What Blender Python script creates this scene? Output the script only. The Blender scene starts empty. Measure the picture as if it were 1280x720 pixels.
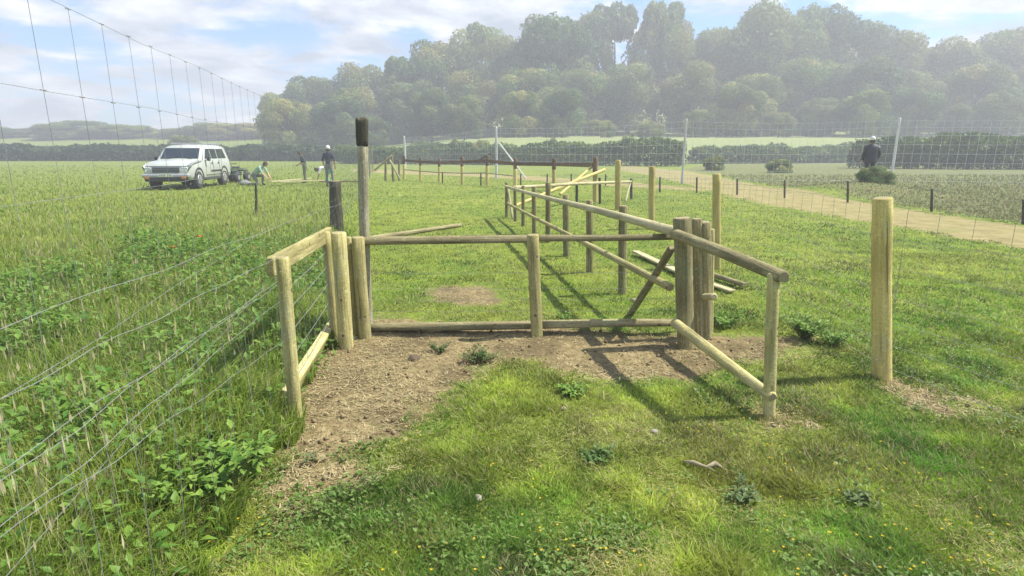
import bpy, math, random
import numpy as np
from mathutils import Vector, Matrix, Quaternion
random.seed(7); rng = np.random.default_rng(11)
S = bpy.context.scene; COL = S.collection
R = math.radians
# ------------------------------------------------------------------ camera
CAMH = 1.6; TH = R(13.2); F = 725.0
cT, sT = math.cos(TH), math.sin(TH)
cam = bpy.data.cameras.new('camera'); co = bpy.data.objects.new('camera', cam); COL.objects.link(co)
co.location = (0, 0, CAMH); co.rotation_euler = (math.pi/2-TH, 0, 0)
cam.sensor_width = 36; cam.lens = F/1280*36; cam.clip_end = 3000; cam.clip_start = 0.05
S.camera = co
def ray(px, py):
    x = (px-640)/F; v = (py-360)/F
    return x, cT-v*sT, sT+v*cT              # right, forward, down
def G(px, py, z=0.0):                       # the survey point on the ground seen at px, py
    x, f, d = ray(px, py); t = (CAMH-z)/d
    return Vector((x*t, f*t, z))
def W(px, py, Y):                           # the point at distance Y seen at px, py
    x, f, d = ray(px, py); t = Y/f
    return Vector((x*t, Y, CAMH-d*t))
def PL(px, py, a, b):                       # the point on the upright plane X = a + bY
    x, f, d = ray(px, py); t = a/(x-b*f)
    return Vector((x*t, f*t, CAMH-d*t))
# ------------------------------------------------------------------ noise and land shape
def hsh(i, j, s=0):
    n = (i*374761393+j*668265263+s*974711) & 0xffffffff
    n = ((n ^ (n >> 13))*1274126177) & 0xffffffff
    return ((n ^ (n >> 16)) & 0xffff)/65535.0
def vn(x, y, s=0):
    x = np.asarray(x, float); y = np.asarray(y, float)
    xi = np.floor(x).astype(np.int64); yi = np.floor(y).astype(np.int64); fx = x-xi; fy = y-yi
    fx = fx*fx*(3-2*fx); fy = fy*fy*(3-2*fy)
    a = hsh(xi, yi, s); b = hsh(xi+1, yi, s); c = hsh(xi, yi+1, s); d = hsh(xi+1, yi+1, s)
    return (a+(b-a)*fx)*(1-fy)+(c+(d-c)*fx)*fy
def fbm(x, y, s=0, o=3):
    t = 0; a = .5
    for k in range(o): t = t+a*vn(x*2**k, y*2**k, s+k); a *= .5
    return t/(1-.5**o)
def sst(a, b, x): t = np.clip((x-a)/(b-a), 0, 1); return t*t*(3-2*t)
def H(x, y):
    x = np.asarray(x, float); y = np.asarray(y, float)
    near = 1-sst(20, 40, y)
    z = near*((fbm(x*1.7, y*1.7, 3)-.5)*.05+(fbm(x*9, y*9, 5, 2)-.5)*.022)
    right = sst(-.42, .02, x/np.maximum(y, 1))
    z = z+sst(84, 112, y)*(0.9+3.3*right)+sst(112, 230, y)*(7+5*right)
    z = z+.42*np.exp(-(((x-13.9)/2.2)**2+((y-23.5)/2.4)**2))
    return z
def Hs(x, y): return float(H(x, y))
def polysd(P, x, y):                        # signed distance to a polygon, negative inside
    n = len(P); d = np.full(np.shape(x), 1e9); ins = np.zeros(np.shape(x), bool)
    for i in range(n):
        ax, ay = P[i]; bx, by = P[(i+1) % n]; ex, ey = bx-ax, by-ay
        t = np.clip(((x-ax)*ex+(y-ay)*ey)/(ex*ex+ey*ey+1e-9), 0, 1)
        d = np.minimum(d, np.hypot(x-ax-t*ex, y-ay-t*ey))
        with np.errstate(divide='ignore', invalid='ignore'):
            ins ^= ((ay > y) != (by > y)) & (x < (bx-ax)*(y-ay)/(by-ay)+ax)
    return np.where(ins, -d, d)
def gp(L): return [tuple(G(*p))[:2] for p in L]
DIRT = [gp([(322,632),(345,560),(352,520),(395,440),(430,422),(455,408),(465,396),(520,402),(560,408),(700,410),(850,418),(1010,422),(965,445),(900,458),(860,476),(780,472),(700,464),(640,452),(595,462),(560,505),(500,540),(440,562),(478,592),(400,612)]),
        gp([(536,366),(550,359),(600,358),(622,366),(616,378),(575,382),(545,376)]),
        gp([(930,506),(975,512),(1000,530),(960,534)]), gp([(1090,470),(1180,480),(1190,520),(1120,505)])]
PATH = [gp([(1500,350),(1120,283),(1000,263),(920,247),(860,230),(800,217),(768,212),(780,207),(860,214),(980,238),(1120,260),(1500,318)]),
        gp([(440,211),(600,216),(740,225),(800,229),(880,236),(880,239),(740,231),(600,221),(440,215)])]
ROUGH = gp([(850,212),(900,201),(1500,203),(1500,312),(1120,257),(980,235)])
def sdU(L, x, y):
    d = polysd(L[0], x, y)
    for P in L[1:]: d = np.minimum(d, polysd(P, x, y))
    return d
F1a, F1b = -1.1, -.07                       # line of the stock fence on the left
F2a, F2b = -1.07, -.2125                    # line of the tall deer fence on the left
def wild(x, y):                             # > 0 in the uncut field left of the fences, in metres
    e = np.where(y < 3.4, F1a+F1b*y, np.where(y < 5.0, -1.50-.03*(y-3.4), F2a+F2b*y+.35*np.clip((y-5)/4, 0, 1)+.55*(1-np.clip((y-5)/1.5, 0, 1))))
    return e-x
# ------------------------------------------------------------------ materials
def mat(name):
    m = bpy.data.materials.new(name); m.use_nodes = True
    nt = m.node_tree; return m, nt, nt.nodes['Principled BSDF'], nt.nodes['Material Output']
def N(nt, t, **k):
    n = nt.nodes.new(t)
    for a, b in k.items():
        if a in n.inputs.keys() if hasattr(n.inputs, 'keys') else False: n.inputs[a].default_value = b
        else: setattr(n, a, b)
    return n
def ramp(nt, src, stops):
    r = nt.nodes.new('ShaderNodeValToRGB'); e = r.color_ramp.elements
    while len(e) < len(stops): e.new(.5)
    for q, (p, c) in zip(e, stops): q.position = p; q.color = (*c, 1)
    nt.links.new(src, r.inputs[0]); return r.outputs[0]
def noise(nt, vec, scale, detail=4, rough=.6, dist=0):
    n = nt.nodes.new('ShaderNodeTexNoise'); n.inputs['Scale'].default_value = scale
    n.inputs['Detail'].default_value = detail; n.inputs['Roughness'].default_value = rough; n.inputs['Distortion'].default_value = dist
    if vec is not None: nt.links.new(vec, n.inputs['Vector'])
    return n.outputs['Fac']
def mixc(nt, f, a, b, mode='MIX'):
    m = nt.nodes.new('ShaderNodeMix'); m.data_type = 'RGBA'; m.blend_type = mode
    for s, v in ((0, f), (6, a), (7, b)):
        if hasattr(v, 'is_linked'): nt.links.new(v, m.inputs[s])
        else: m.inputs[s].default_value = v if s == 0 else (*v, 1)
    return m.outputs[2]
def mth(nt, op, a, b=0.0, c=None):
    m = nt.nodes.new('ShaderNodeMath'); m.operation = op
    for s, v in ((0, a), (1, b), (2, c)):
        if v is None: continue
        if hasattr(v, 'is_linked'): nt.links.new(v, m.inputs[s])
        else: m.inputs[s].default_value = v
    return m.outputs[0]
def rng_(nt, v, a, b, c=0., d=1.):
    m = nt.nodes.new('ShaderNodeMapRange'); m.interpolation_type = 'SMOOTHSTEP'
    nt.links.new(v, m.inputs[0])
    for i, q in enumerate((a, b, c, d)): m.inputs[i+1].default_value = q
    return m.outputs[0]
def bump(nt, bs, h, st, dist=.01):
    b = nt.nodes.new('ShaderNodeBump'); b.inputs['Strength'].default_value = st; b.inputs['Distance'].default_value = dist
    nt.links.new(h, b.inputs['Height']); nt.links.new(b.outputs[0], bs.inputs['Normal'])
def wood(name, c0, c1, c2, lichen=.35, lic=(.33,.33,.22)):
    m, nt, bs, out = mat(name)
    tc = nt.nodes.new('ShaderNodeTexCoord'); oi = nt.nodes.new('ShaderNodeObjectInfo')
    off = nt.nodes.new('ShaderNodeVectorMath'); off.operation = 'MULTIPLY_ADD'
    cb = nt.nodes.new('ShaderNodeCombineXYZ')
    for i in range(3): nt.links.new(oi.outputs['Random'], cb.inputs[i])
    nt.links.new(cb.outputs[0], off.inputs[0]); off.inputs[1].default_value = (37, 23, 51); nt.links.new(tc.outputs['Object'], off.inputs[2])
    mp = nt.nodes.new('ShaderNodeMapping'); mp.inputs['Scale'].default_value = (26, 26, 1.6); nt.links.new(off.outputs[0], mp.inputs[0])
    g = noise(nt, mp.outputs[0], 1.6, 6, .65, .6)
    big = noise(nt, off.outputs[0], 5, 4, .6)
    c = ramp(nt, g, [(.3, c0), (.5, c1), (.72, c2)])
    c = mixc(nt, rng_(nt, big, .52, .66, 0, lichen), c, lic)
    fine = noise(nt, off.outputs[0], 70, 3, .7)
    c = mixc(nt, rng_(nt, fine, .50, .66, 0, .4), c, tuple(v*.5 for v in c0))
    f2 = noise(nt, off.outputs[0], 32, 4, .75)
    c = mixc(nt, rng_(nt, f2, .56, .68, 0, .55), c, tuple(min(1, v*1.25) for v in c2))
    mp2 = nt.nodes.new('ShaderNodeMapping'); mp2.inputs['Scale'].default_value = (60, 60, 1.1); nt.links.new(off.outputs[0], mp2.inputs[0])
    ck = rng_(nt, noise(nt, mp2.outputs[0], 1.0, 3, .5, .3), .66, .70)
    c = mixc(nt, mth(nt, 'MULTIPLY', ck, .8), c, tuple(v*.25 for v in c0))
    stn = noise(nt, off.outputs[0], 2.2, 3, .5); c = mixc(nt, rng_(nt, stn, .45, .7, 0, .45), c, tuple(v*.8 for v in c0))
    vo = nt.nodes.new('ShaderNodeTexVoronoi'); vo.inputs['Scale'].default_value = 7; nt.links.new(off.outputs[0], vo.inputs['Vector'])
    c = mixc(nt, rng_(nt, vo.outputs['Distance'], .07, .12, .75, 0), c, (.07,.045,.025))
    val = nt.nodes.new('ShaderNodeHueSaturation'); nt.links.new(c, val.inputs['Color'])
    nt.links.new(mth(nt, 'MULTIPLY_ADD', oi.outputs['Random'], .35, .82), val.inputs['Value'])
    nt.links.new(val.outputs[0], bs.inputs['Base Color']); bs.inputs['Roughness'].default_value = .85
    bs.inputs['Specular IOR Level'].default_value = .2
    bump(nt, bs, mth(nt, 'SUBTRACT', mth(nt, 'ADD', g, mth(nt, 'MULTIPLY', fine, .6)), ck), .8, .008); return m
M = {}
M['wood'] = wood('treated_timber', (.23,.20,.075), (.43,.385,.16), (.58,.53,.26))
M['woodw'] = wood('weathered_timber', (.10,.088,.04), (.235,.205,.10), (.38,.34,.19), .5, (.24,.26,.13))
M['woody'] = wood('new_yellow_timber', (.36,.28,.09), (.52,.43,.15), (.62,.54,.24), .3)
M['woodr'] = wood('reddish_timber', (.10,.06,.04), (.17,.11,.07), (.23,.16,.10), .1)
M['woodd'] = wood('old_dark_timber', (.03,.028,.02), (.07,.062,.045), (.12,.11,.08), .3, (.16,.17,.11))
M['woodp'] = wood('pale_cut_timber', (.30,.27,.14), (.42,.38,.21), (.52,.48,.30), .2)
M['woodg'] = wood('silver_post', (.5,.5,.5), (.62,.62,.62), (.7,.7,.7), .1, (.6,.6,.6))
def endg():
    m, nt, bs, out = mat('end_grain'); tc = nt.nodes.new('ShaderNodeTexCoord')
    w = nt.nodes.new('ShaderNodeTexWave'); w.wave_type = 'RINGS'; w.rings_direction = 'Z'; w.inputs['Scale'].default_value = 28; w.inputs['Distortion'].default_value = 3
    nt.links.new(tc.outputs['Object'], w.inputs['Vector'])
    nt.links.new(ramp(nt, w.outputs['Fac'], [(0, (.16,.12,.06)), (1, (.40,.34,.19))]), bs.inputs['Base Color']); bs.inputs['Roughness'].default_value = .9
    return m
M['end'] = endg()
M['woodt'] = wood('grey_lichened_timber', (.13,.12,.07), (.33,.31,.20), (.50,.48,.34), .7, (.46,.45,.33))
M['woodo'] = wood('olive_brown_timber', (.13,.11,.05), (.26,.225,.115), (.38,.34,.19), .45, (.24,.25,.13))
def flat(name, c, rough=.6, metal=0, var=.25, scale=8, spec=.5):
    m, nt, bs, out = mat(name); tc = nt.nodes.new('ShaderNodeTexCoord')
    n = noise(nt, tc.outputs['Object'], scale, 4, .65)
    nt.links.new(ramp(nt, n, [(.3, tuple(v*(1-var) for v in c)), (.7, tuple(min(1, v*(1+var)) for v in c))]), bs.inputs['Base Color'])
    bs.inputs['Roughness'].default_value = rough; bs.inputs['Metallic'].default_value = metal; bs.inputs['Specular IOR Level'].default_value = spec
    return m
M['wire'] = flat('galvanised_wire', (.27,.28,.26), .5, .3)
M['wirel'] = flat('bright_wire', (.7,.72,.72), .5, .1)
M['paint'] = flat('silver_white_paint', (.46,.49,.44), .28, .15, .12, 1.5)
M['glass'] = flat('dark_glass', (.03,.04,.045), .08, 0, .1, 2, .8)
M['rubber'] = flat('tyre_rubber', (.03,.03,.03), .8)
M['black'] = flat('black_plastic', (.035,.036,.038), .6)
M['rim'] = flat('wheel_steel', (.4,.4,.4), .4, .5, .1)
M['plate'] = flat('number_plate_white', (.75,.75,.62), .5, 0, .05)
M['lamp'] = flat('headlamp_glass', (.6,.62,.62), .15, .2, .15, 20, .8)
M['orange'] = flat('indicator_orange', (.7,.25,.03), .3)
M['skin'] = flat('skin', (.50,.29,.20), .55, 0, .1)
M['navy'] = flat('navy_cloth', (.03,.035,.06), .9, 0, .3, 12)
M['greyt'] = flat('grey_trousers', (.17,.18,.16), .9, 0, .3, 12)
M['dark'] = flat('dark_cloth', (.04,.05,.05), .9, 0, .3, 12)
M['olive'] = flat('olive_trousers', (.11,.12,.07), .9, 0, .3, 12)
M['tee'] = flat('pale_green_cloth', (.28,.42,.33), .9, 0, .2, 12)
M['teal'] = flat('teal_cloth', (.14,.38,.36), .9, 0, .2, 12)
M['white'] = flat('white_cloth', (.72,.72,.7), .9, 0, .08, 12)
M['blackj'] = flat('black_jacket_cloth', (.018,.02,.022), .55, 0, .5, 9)
M['hair'] = flat('brown_hair', (.07,.04,.025), .8)
M['boot'] = flat('boot_leather', (.05,.04,.03), .7)
M['stone'] = flat('pale_stone', (.28,.26,.20), .9, 0, .3, 25)
M['root'] = flat('bleached_root', (.26,.22,.14), .9, 0, .35, 30)
M['gunny'] = flat('grey_sack', (.16,.17,.15), .9, 0, .25, 6)
def vcol(name, trans=.35, rough=.6, objvar=0):
    m, nt, bs, out = mat(name); a = nt.nodes.new('ShaderNodeAttribute'); a.attribute_name = 'col'
    c = a.outputs['Color']
    if objvar:
        oi = nt.nodes.new('ShaderNodeObjectInfo')
        t = ramp(nt, oi.outputs['Random'], [(0, (.7,.85,.75)), (.25, (1.25,1.15,.9)), (.5, (.75,.95,.85)), (.75, (1.75,1.5,1.2)), (1, (1.0,1.15,.7))])
        c = mixc(nt, 1.0, c, t, 'MULTIPLY')
    nt.links.new(c, bs.inputs['Base Color']); bs.inputs['Roughness'].default_value = rough; bs.inputs['Specular IOR Level'].default_value = .25
    tr = nt.nodes.new('ShaderNodeBsdfTranslucent'); nt.links.new(c, tr.inputs['Color'])
    mx = nt.nodes.new('ShaderNodeMixShader'); mx.inputs[0].default_value = trans
    nt.links.new(bs.outputs[0], mx.inputs[1]); nt.links.new(tr.outputs[0], mx.inputs[2]); nt.links.new(mx.outputs[0], out.inputs['Surface'])
    return m
M['blade'] = vcol('grass_blades', .42, .55)
M['leaf'] = vcol('leaves', .3, .5)
M['treeleaf'] = vcol('tree_leaves', .3, .6, 1)
M['straw'] = vcol('dead_straw', .15, .8)
M['bark'] = flat('bark', (.10,.08,.06), .95, 0, .4, 3)
# ------------------------------------------------------------------ object helpers
def link(name, me, m=None, parent=None, loc=None):
    o = bpy.data.objects.new(name, me); COL.objects.link(o)
    if m is not None:
        for q in (m if isinstance(m, (list, tuple)) else [m]): me.materials.append(q)
    if loc is not None: o.location = loc
    if parent is not None:
        o.parent = parent
        if loc is not None: o.location = Vector(loc)-wloc(parent)
    return o
def wloc(o):
    v = Vector(o.location); p = o.parent
    while p: v = v+Vector(p.location); p = p.parent
    return v
def tag(o, label=None, cat=None, group=None, kind=None):
    for k, v in (('label', label), ('category', cat), ('group', group), ('kind', kind)):
        if v: o[k] = v
    return o
def empty(name, loc, label, cat, group=None):
    o = bpy.data.objects.new(name, None); COL.objects.link(o); o.location = loc; o.empty_display_size = .2
    return tag(o, label, cat, group)
def npmesh(name, V, Fc, col=None, smooth=False):
    V = np.ascontiguousarray(V, np.float32); Fc = np.ascontiguousarray(Fc, np.int32); n, k = Fc.shape
    me = bpy.data.meshes.new(name); me.vertices.add(len(V)); me.vertices.foreach_set('co', V.ravel())
    me.loops.add(n*k); me.loops.foreach_set('vertex_index', Fc.ravel())
    me.polygons.add(n); me.polygons.foreach_set('loop_start', np.arange(0, n*k, k, dtype=np.int32))
    if smooth: me.polygons.foreach_set('use_smooth', np.ones(n, bool))
    me.update(calc_edges=True)
    if col is not None:
        a = me.attributes.new('col', 'FLOAT_COLOR', 'POINT'); c = np.ones((len(V), 4), np.float32); c[:, :col.shape[1]] = col
        a.data.foreach_set('color', c.ravel())
    return me
class MB:                                   # collects pieces into one mesh
    def __init__(s): s.v = []; s.f = []; s.m = []
    def add(s, V, Fs, mi=0):
        b = len(s.v); s.v += [tuple(v) for v in V]; s.f += [tuple(b+i for i in f) for f in Fs]; s.m += [mi]*len(Fs)
    def box(s, c, d, rot=None, mi=0, bev=0.0):
        x, y, z = (q/2 for q in d); P = []
        b = min(bev, x*.9, y*.9, z*.9)
        if b <= 0:
            P = [Vector((sx*x, sy*y, sz*z)) for sz in (-1, 1) for sx, sy in ((-1,-1),(1,-1),(1,1),(-1,1))]
            Fs = [(3,2,1,0),(4,5,6,7)]+[(i, (i+1) % 4, 4+(i+1) % 4, 4+i) for i in range(4)]
        else:
            for zz, k in ((-z, b), (-z+b, 0), (z-b, 0), (z, b)):
                for sx, sy, o in ((-1,-1,0),(-1,-1,1),(1,-1,1),(1,-1,0),(1,1,0),(1,1,1),(-1,1,1),(-1,1,0)):
                    ex, ey = (x-k, y-b-k) if o == 0 else (x-b-k, y-k)
                    P.append(Vector((sx*max(ex, 0), sy*max(ey, 0), zz)))
            Fs = [tuple(range(7, -1, -1)), tuple(range(24, 32))]
            for r in range(3): Fs += [(r*8+i, r*8+(i+1) % 8, r*8+8+(i+1) % 8, r*8+8+i) for i in range(8)]
        if rot is not None: P = [rot @ p for p in P]
        s.add([p+Vector(c) for p in P], Fs, mi)
    def tube(s, pts, r, n=6, mi=0):
        pts = [Vector(p) for p in pts]; rr = r if isinstance(r, (list, tuple)) else [r]*len(pts); V = []; Fs = []
        for i, p in enumerate(pts):
            t = (pts[min(i+1, len(pts)-1)]-pts[max(i-1, 0)]).normalized()
            a = t.orthogonal().normalized() if i == 0 else (a-t*a.dot(t)).normalized()
            b = t.cross(a)
            V += [p+(a*math.cos(q)+b*math.sin(q))*rr[i] for q in [2*math.pi*k/n for k in range(n)]]
        for i in range(len(pts)-1):
            Fs += [(i*n+k, i*n+(k+1) % n, i*n+n+(k+1) % n, i*n+n+k) for k in range(n)]
        Fs += [tuple(range(n-1, -1, -1)), tuple((len(pts)-1)*n+k for k in range(n))]
        s.add(V, Fs, mi)
    def build(s, name, m, parent=None, loc=None, smooth=False, base=None):
        o0 = Vector(loc) if loc is not None else (wloc(parent) if parent else Vector())
        me = bpy.data.meshes.new(name); me.from_pydata([tuple(Vector(v)-o0) for v in s.v], [], s.f)
        ob = link(name, me, m, parent, o0)
        me.polygons.foreach_set('material_index', s.m)
        if smooth: me.polygons.foreach_set('use_smooth', [len(f) < 6 for f in s.f])
        me.update(); return ob
def log(name, p0, p1, r0, r1, m, parent=None, half=0, n=18, cut=.012, wob=.05, seed=None, jag=0):
    """a round (or half-round) timber with its own axis, knots of relief, bevelled sawn ends"""
    p0, p1 = Vector(p0), Vector(p1); L = (p1-p0).length; q = (p1-p0).to_track_quat('Z', 'Y')
    rd = random.Random(seed if seed is not None else int(abs(p0.x*991+p0.y*577+p1.z*313)*100))
    ph = [rd.uniform(0, 6.3) for _ in range(6)]
    K = max(6, int(L/.12)); zs = [0, cut]+[cut+(L-2*cut)*i/K for i in range(1, K)]+[L-cut, L]
    V = []; Fs = []; mi = []
    bx = rd.uniform(-.4, .4)*r0*min(L, 2.5)*.25; by = rd.uniform(-.4, .4)*r0*min(L, 2.5)*.25
    for i, z in enumerate(zs):
        t = z/L; r = r0+(r1-r0)*t
        k = 1-cut/r*.8 if i in (0, len(zs)-1) else 1
        ox = bx*math.sin(math.pi*t); oy = by*math.sin(math.pi*t)
        for j in range(n):
            a = 2*math.pi*j/n
            rr = r*k*(1+wob*(.5*math.sin(2*a+ph[0]+z*1.5)+.5*math.sin(3*a+ph[1]-z*2.2)+.35*math.sin(z*9+ph[2])*math.sin(a+ph[3])))
            x, y = rr*math.cos(a), rr*math.sin(a)
            if half: y = max(y, -r*half*(1 if k == 1 else .95))
            zz = z+(jag*math.sin(a*3+ph[4]) if i in (len(zs)-1,) else 0)
            V.append((x+ox, y+oy, zz))
    for i in range(len(zs)-1):
        for j in range(n): Fs.append((i*n+j, i*n+(j+1) % n, i*n+n+(j+1) % n, i*n+n+j)); mi.append(0)
    Fs += [tuple(range(n-1, -1, -1)), tuple((len(zs)-1)*n+j for j in range(n))]; mi += [1, 1]
    me = bpy.data.meshes.new(name); me.from_pydata(V, [], Fs); o = link(name, me, [m, M['end']], parent, p0)
    me.polygons.foreach_set('material_index', mi); me.polygons.foreach_set('use_smooth', [k == 0 for k in mi]); me.update()
    o.rotation_mode = 'QUATERNION'; o.rotation_quaternion = q; return o
def plank(name, p0, p1, w, t, m, parent=None, roll=0):
    p0, p1 = Vector(p0), Vector(p1); L = (p1-p0).length; mb = MB()
    K = 8
    for i in range(K):
        pass
    mb.box((0, 0, L/2), (w, t, L), bev=.006)
    me = bpy.data.meshes.new(name); me.from_pydata(mb.v, [], mb.f); o = link(name, me, m, parent, p0)
    z = (p1-p0).normalized(); x = Vector((0, 0, 1)); x = (x-z*x.dot(z)).normalized(); y = z.cross(x)
    mt = Matrix((x, y, z)).transposed() @ Matrix.Rotation(roll, 3, 'Z')
    o.rotation_mode = 'QUATERNION'; o.rotation_quaternion = mt.to_quaternion(); return o
def gpost(parent, pb, pt, wpx, m, name='post', sink=.12, taper=.96, n=18, **k):
    """an upright timber from its foot on the ground to its top, survey points in the photograph's frame"""
    b = G(*pb); t = W(pt[0], pt[1], b.y); d = b.y*cT+1.0*sT; r = wpx/2/F*d
    zb = Hs(b.x, b.y); dv = (t-b).normalized()
    return log(name, Vector((b.x, b.y, zb))-dv*sink, t, r, r*taper, m, parent, n=n, **k), b, t, r
# ------------------------------------------------------------------ the land
def axis(a, b, h0, g, lo, hi):
    L = list(np.arange(a, b, h0)); h = h0; x = b
    while x < hi: L.append(x); h *= g; x += h
    L.append(hi); h = h0; x = a-h0; Q = []
    while x > lo: Q.append(x); h *= g; x -= h
    Q.append(lo); return np.array(Q[::-1]+L)
xs = axis(-4.5, 5, .05, 1.045, -420, 420); ys = axis(.8, 7, .045, 1.03, -12, 420)
X, Y = np.meshgrid(xs, ys); nx, ny = len(xs), len(ys)
V = np.stack([X, Y, H(X, Y)], -1).reshape(-1, 3)
I = np.arange(nx*ny).reshape(ny, nx)
Fc = np.stack([I[:-1,:-1], I[:-1,1:], I[1:,1:], I[1:,:-1]], -1).reshape(-1, 4)
x, y = V[:, 0], V[:, 1]
rt = sst(-.42, .02, x/np.maximum(y, 1))
colr = np.stack([sdU(DIRT, x, y), sdU(PATH, x, y), -polysd(ROUGH, x, y), sst(80, 90, y)*rt], -1)
gme = npmesh('ground', V, Fc, colr, True)
def groundmat():
    m, nt, bs, out = mat('meadow_ground')
    g = nt.nodes.new('ShaderNodeNewGeometry'); P = g.outputs['Position']
    at = nt.nodes.new('ShaderNodeAttribute'); at.attribute_name = 'col'
    sp = nt.nodes.new('ShaderNodeSeparateColor'); nt.links.new(at.outputs['Color'], sp.inputs[0])
    sx = nt.nodes.new('ShaderNodeSeparateXYZ'); nt.links.new(P, sx.inputs[0])
    n1 = noise(nt, P, .35, 5, .6); n2 = noise(nt, P, 3.2, 5, .65); n3 = noise(nt, P, 30, 4, .7)
    c = ramp(nt, n1, [(.3, (.15,.21,.03)), (.5, (.21,.26,.042)), (.7, (.28,.31,.06))])
    c = mixc(nt, rng_(nt, n2, .35, .7, 0, .6), c, (.07,.12,.022))
    c = mixc(nt, rng_(nt, n3, .45, .75, 0, .5), c, (.17,.165,.07))
    # the uncut field on the left: brighter yellow green
    fl = mth(nt, 'MULTIPLY', rng_(nt, mth(nt, 'ADD', sx.outputs[0], mth(nt, 'MULTIPLY', sx.outputs[1], .22)), -1.2, -1.9), .8)
    c = mixc(nt, fl, c, ramp(nt, n2, [(.3, (.125,.175,.028)), (.7, (.20,.235,.05))]))
    # rough brown grass beyond the track
    rg = mth(nt, 'ADD', sp.outputs[2], mth(nt, 'MULTIPLY_ADD', n2, 1.6, -.8))
    c = mixc(nt, mth(nt, 'MULTIPLY', rng_(nt, rg, 0, .6), rng_(nt, n1, .2, .6, .6, 1)), c, ramp(nt, n2, [(.3, (.10,.145,.04)), (.55, (.17,.17,.07)), (.75, (.23,.18,.10))]))
    c = mixc(nt, mth(nt, 'MULTIPLY', at.outputs['Alpha'], .85), c, (.25,.29,.12))
    # bare soil
    ds = mth(nt, 'ADD', sp.outputs[0], mth(nt, 'ADD', mth(nt, 'MULTIPLY_ADD', n2, .55, -.27), mth(nt, 'MULTIPLY_ADD', n3, .3, -.15)))
    soil = ramp(nt, noise(nt, P, 14, 6, .7), [(.3, (.15,.11,.05)), (.5, (.25,.195,.095)), (.68, (.36,.29,.155))])
    soil = mixc(nt, rng_(nt, noise(nt, P, 1.7, 5, .65), .42, .62, 0, .65), soil, (.10,.075,.04))
    soil = mixc(nt, rng_(nt, noise(nt, P, 5.5, 5, .7), .56, .68, 0, .6), soil, (.12,.14,.04))
    c = mixc(nt, rng_(nt, ds, .07, -.05), c, soil)
    ps = mth(nt, 'ADD', sp.outputs[1], mth(nt, 'MULTIPLY_ADD', n2, 1.0, -.5))
    track = ramp(nt, noise(nt, P, 2.2, 6, .7), [(.3, (.21,.175,.075)), (.5, (.29,.25,.11)), (.7, (.38,.32,.16))])
    track = mixc(nt, rng_(nt, noise(nt, P, .8, 6, .75), .50, .66, 0, .6), track, (.20,.22,.07))
    c = mixc(nt, rng_(nt, ps, .25, -.15), c, track)
    nt.links.new(c, bs.inputs['Base Color']); bs.inputs['Roughness'].default_value = .95; bs.inputs['Specular IOR Level'].default_value = .1
    h = mth(nt, 'ADD', mth(nt, 'MULTIPLY', n3, .6), mth(nt, 'MULTIPLY', noise(nt, P, 9, 5, .7), 1.0))
    bump(nt, bs, h, .9, .05); return m
go = link('ground', gme, groundmat()); tag(go, kind='structure')
# ------------------------------------------------------------------ grass
def blades(pos, hgt, wid, lean, colr, seg=1, droop=.4):
    n = len(pos); th = rng.uniform(0, 2*np.pi, n); fa = rng.uniform(0, 2*np.pi, n)
    wx, wy = np.cos(th)*wid/2, np.sin(th)*wid/2
    lx, ly = np.cos(fa)*lean*hgt, np.sin(fa)*lean*hgt
    Z = lambda a, b, c: np.stack([a, b, c], -1)
    p = pos
    if seg == 1:
        V = np.stack([Z(p[:,0]-wx, p[:,1]-wy, p[:,2]-.01), Z(p[:,0]+wx, p[:,1]+wy, p[:,2]-.01), Z(p[:,0]+lx, p[:,1]+ly, p[:,2]+hgt)], 1)
        Fc = np.arange(n*3).reshape(n, 3); k = 3
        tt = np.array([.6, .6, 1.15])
    else:
        mz = hgt*.6
        V = np.stack([Z(p[:,0]-wx, p[:,1]-wy, p[:,2]-.02), Z(p[:,0]+wx, p[:,1]+wy, p[:,2]-.02),
                      Z(p[:,0]+wx*.8+lx*.35, p[:,1]+wy*.8+ly*.35, p[:,2]+mz), Z(p[:,0]-wx*.8+lx*.35, p[:,1]-wy*.8+ly*.35, p[:,2]+mz),
                      Z(p[:,0]+lx+wx*.12, p[:,1]+ly+wy*.12, p[:,2]+hgt*(1-droop*lean)), Z(p[:,0]+lx-wx*.12, p[:,1]+ly-wy*.12, p[:,2]+hgt*(1-droop*lean))], 1)
        b = np.arange(n)[:, None]*6
        Fc = np.concatenate([b+np.array([0,1,2,3]), b+np.array([3,2,4,5])], 0); k = 6
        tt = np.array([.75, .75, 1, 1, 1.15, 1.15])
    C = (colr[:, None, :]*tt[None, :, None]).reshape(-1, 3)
    return V.reshape(-1, 3), Fc, C
def screenpts(n, y0, y1, margin=1.35):      # spread so nearer ground gets more blades
    py = rng.uniform(y0, y1, n); v = (py-360)/F; f = cT-v*sT; d = sT+v*cT; t = CAMH/d
    xx = rng.uniform(-1, 1, n)*(640*margin/F*t+.4)
    return xx, f*t
DIRTN = lambda x, y: sdU(DIRT, x, y)+(fbm(x*3.2, y*3.2, 21)-.5)*.5+(vn(x*22, y*22, 9)-.5)*.16
lerp = lambda a, b, t: np.array(a)*(1-t[:, None])+np.array(b)*t[:, None]
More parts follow.
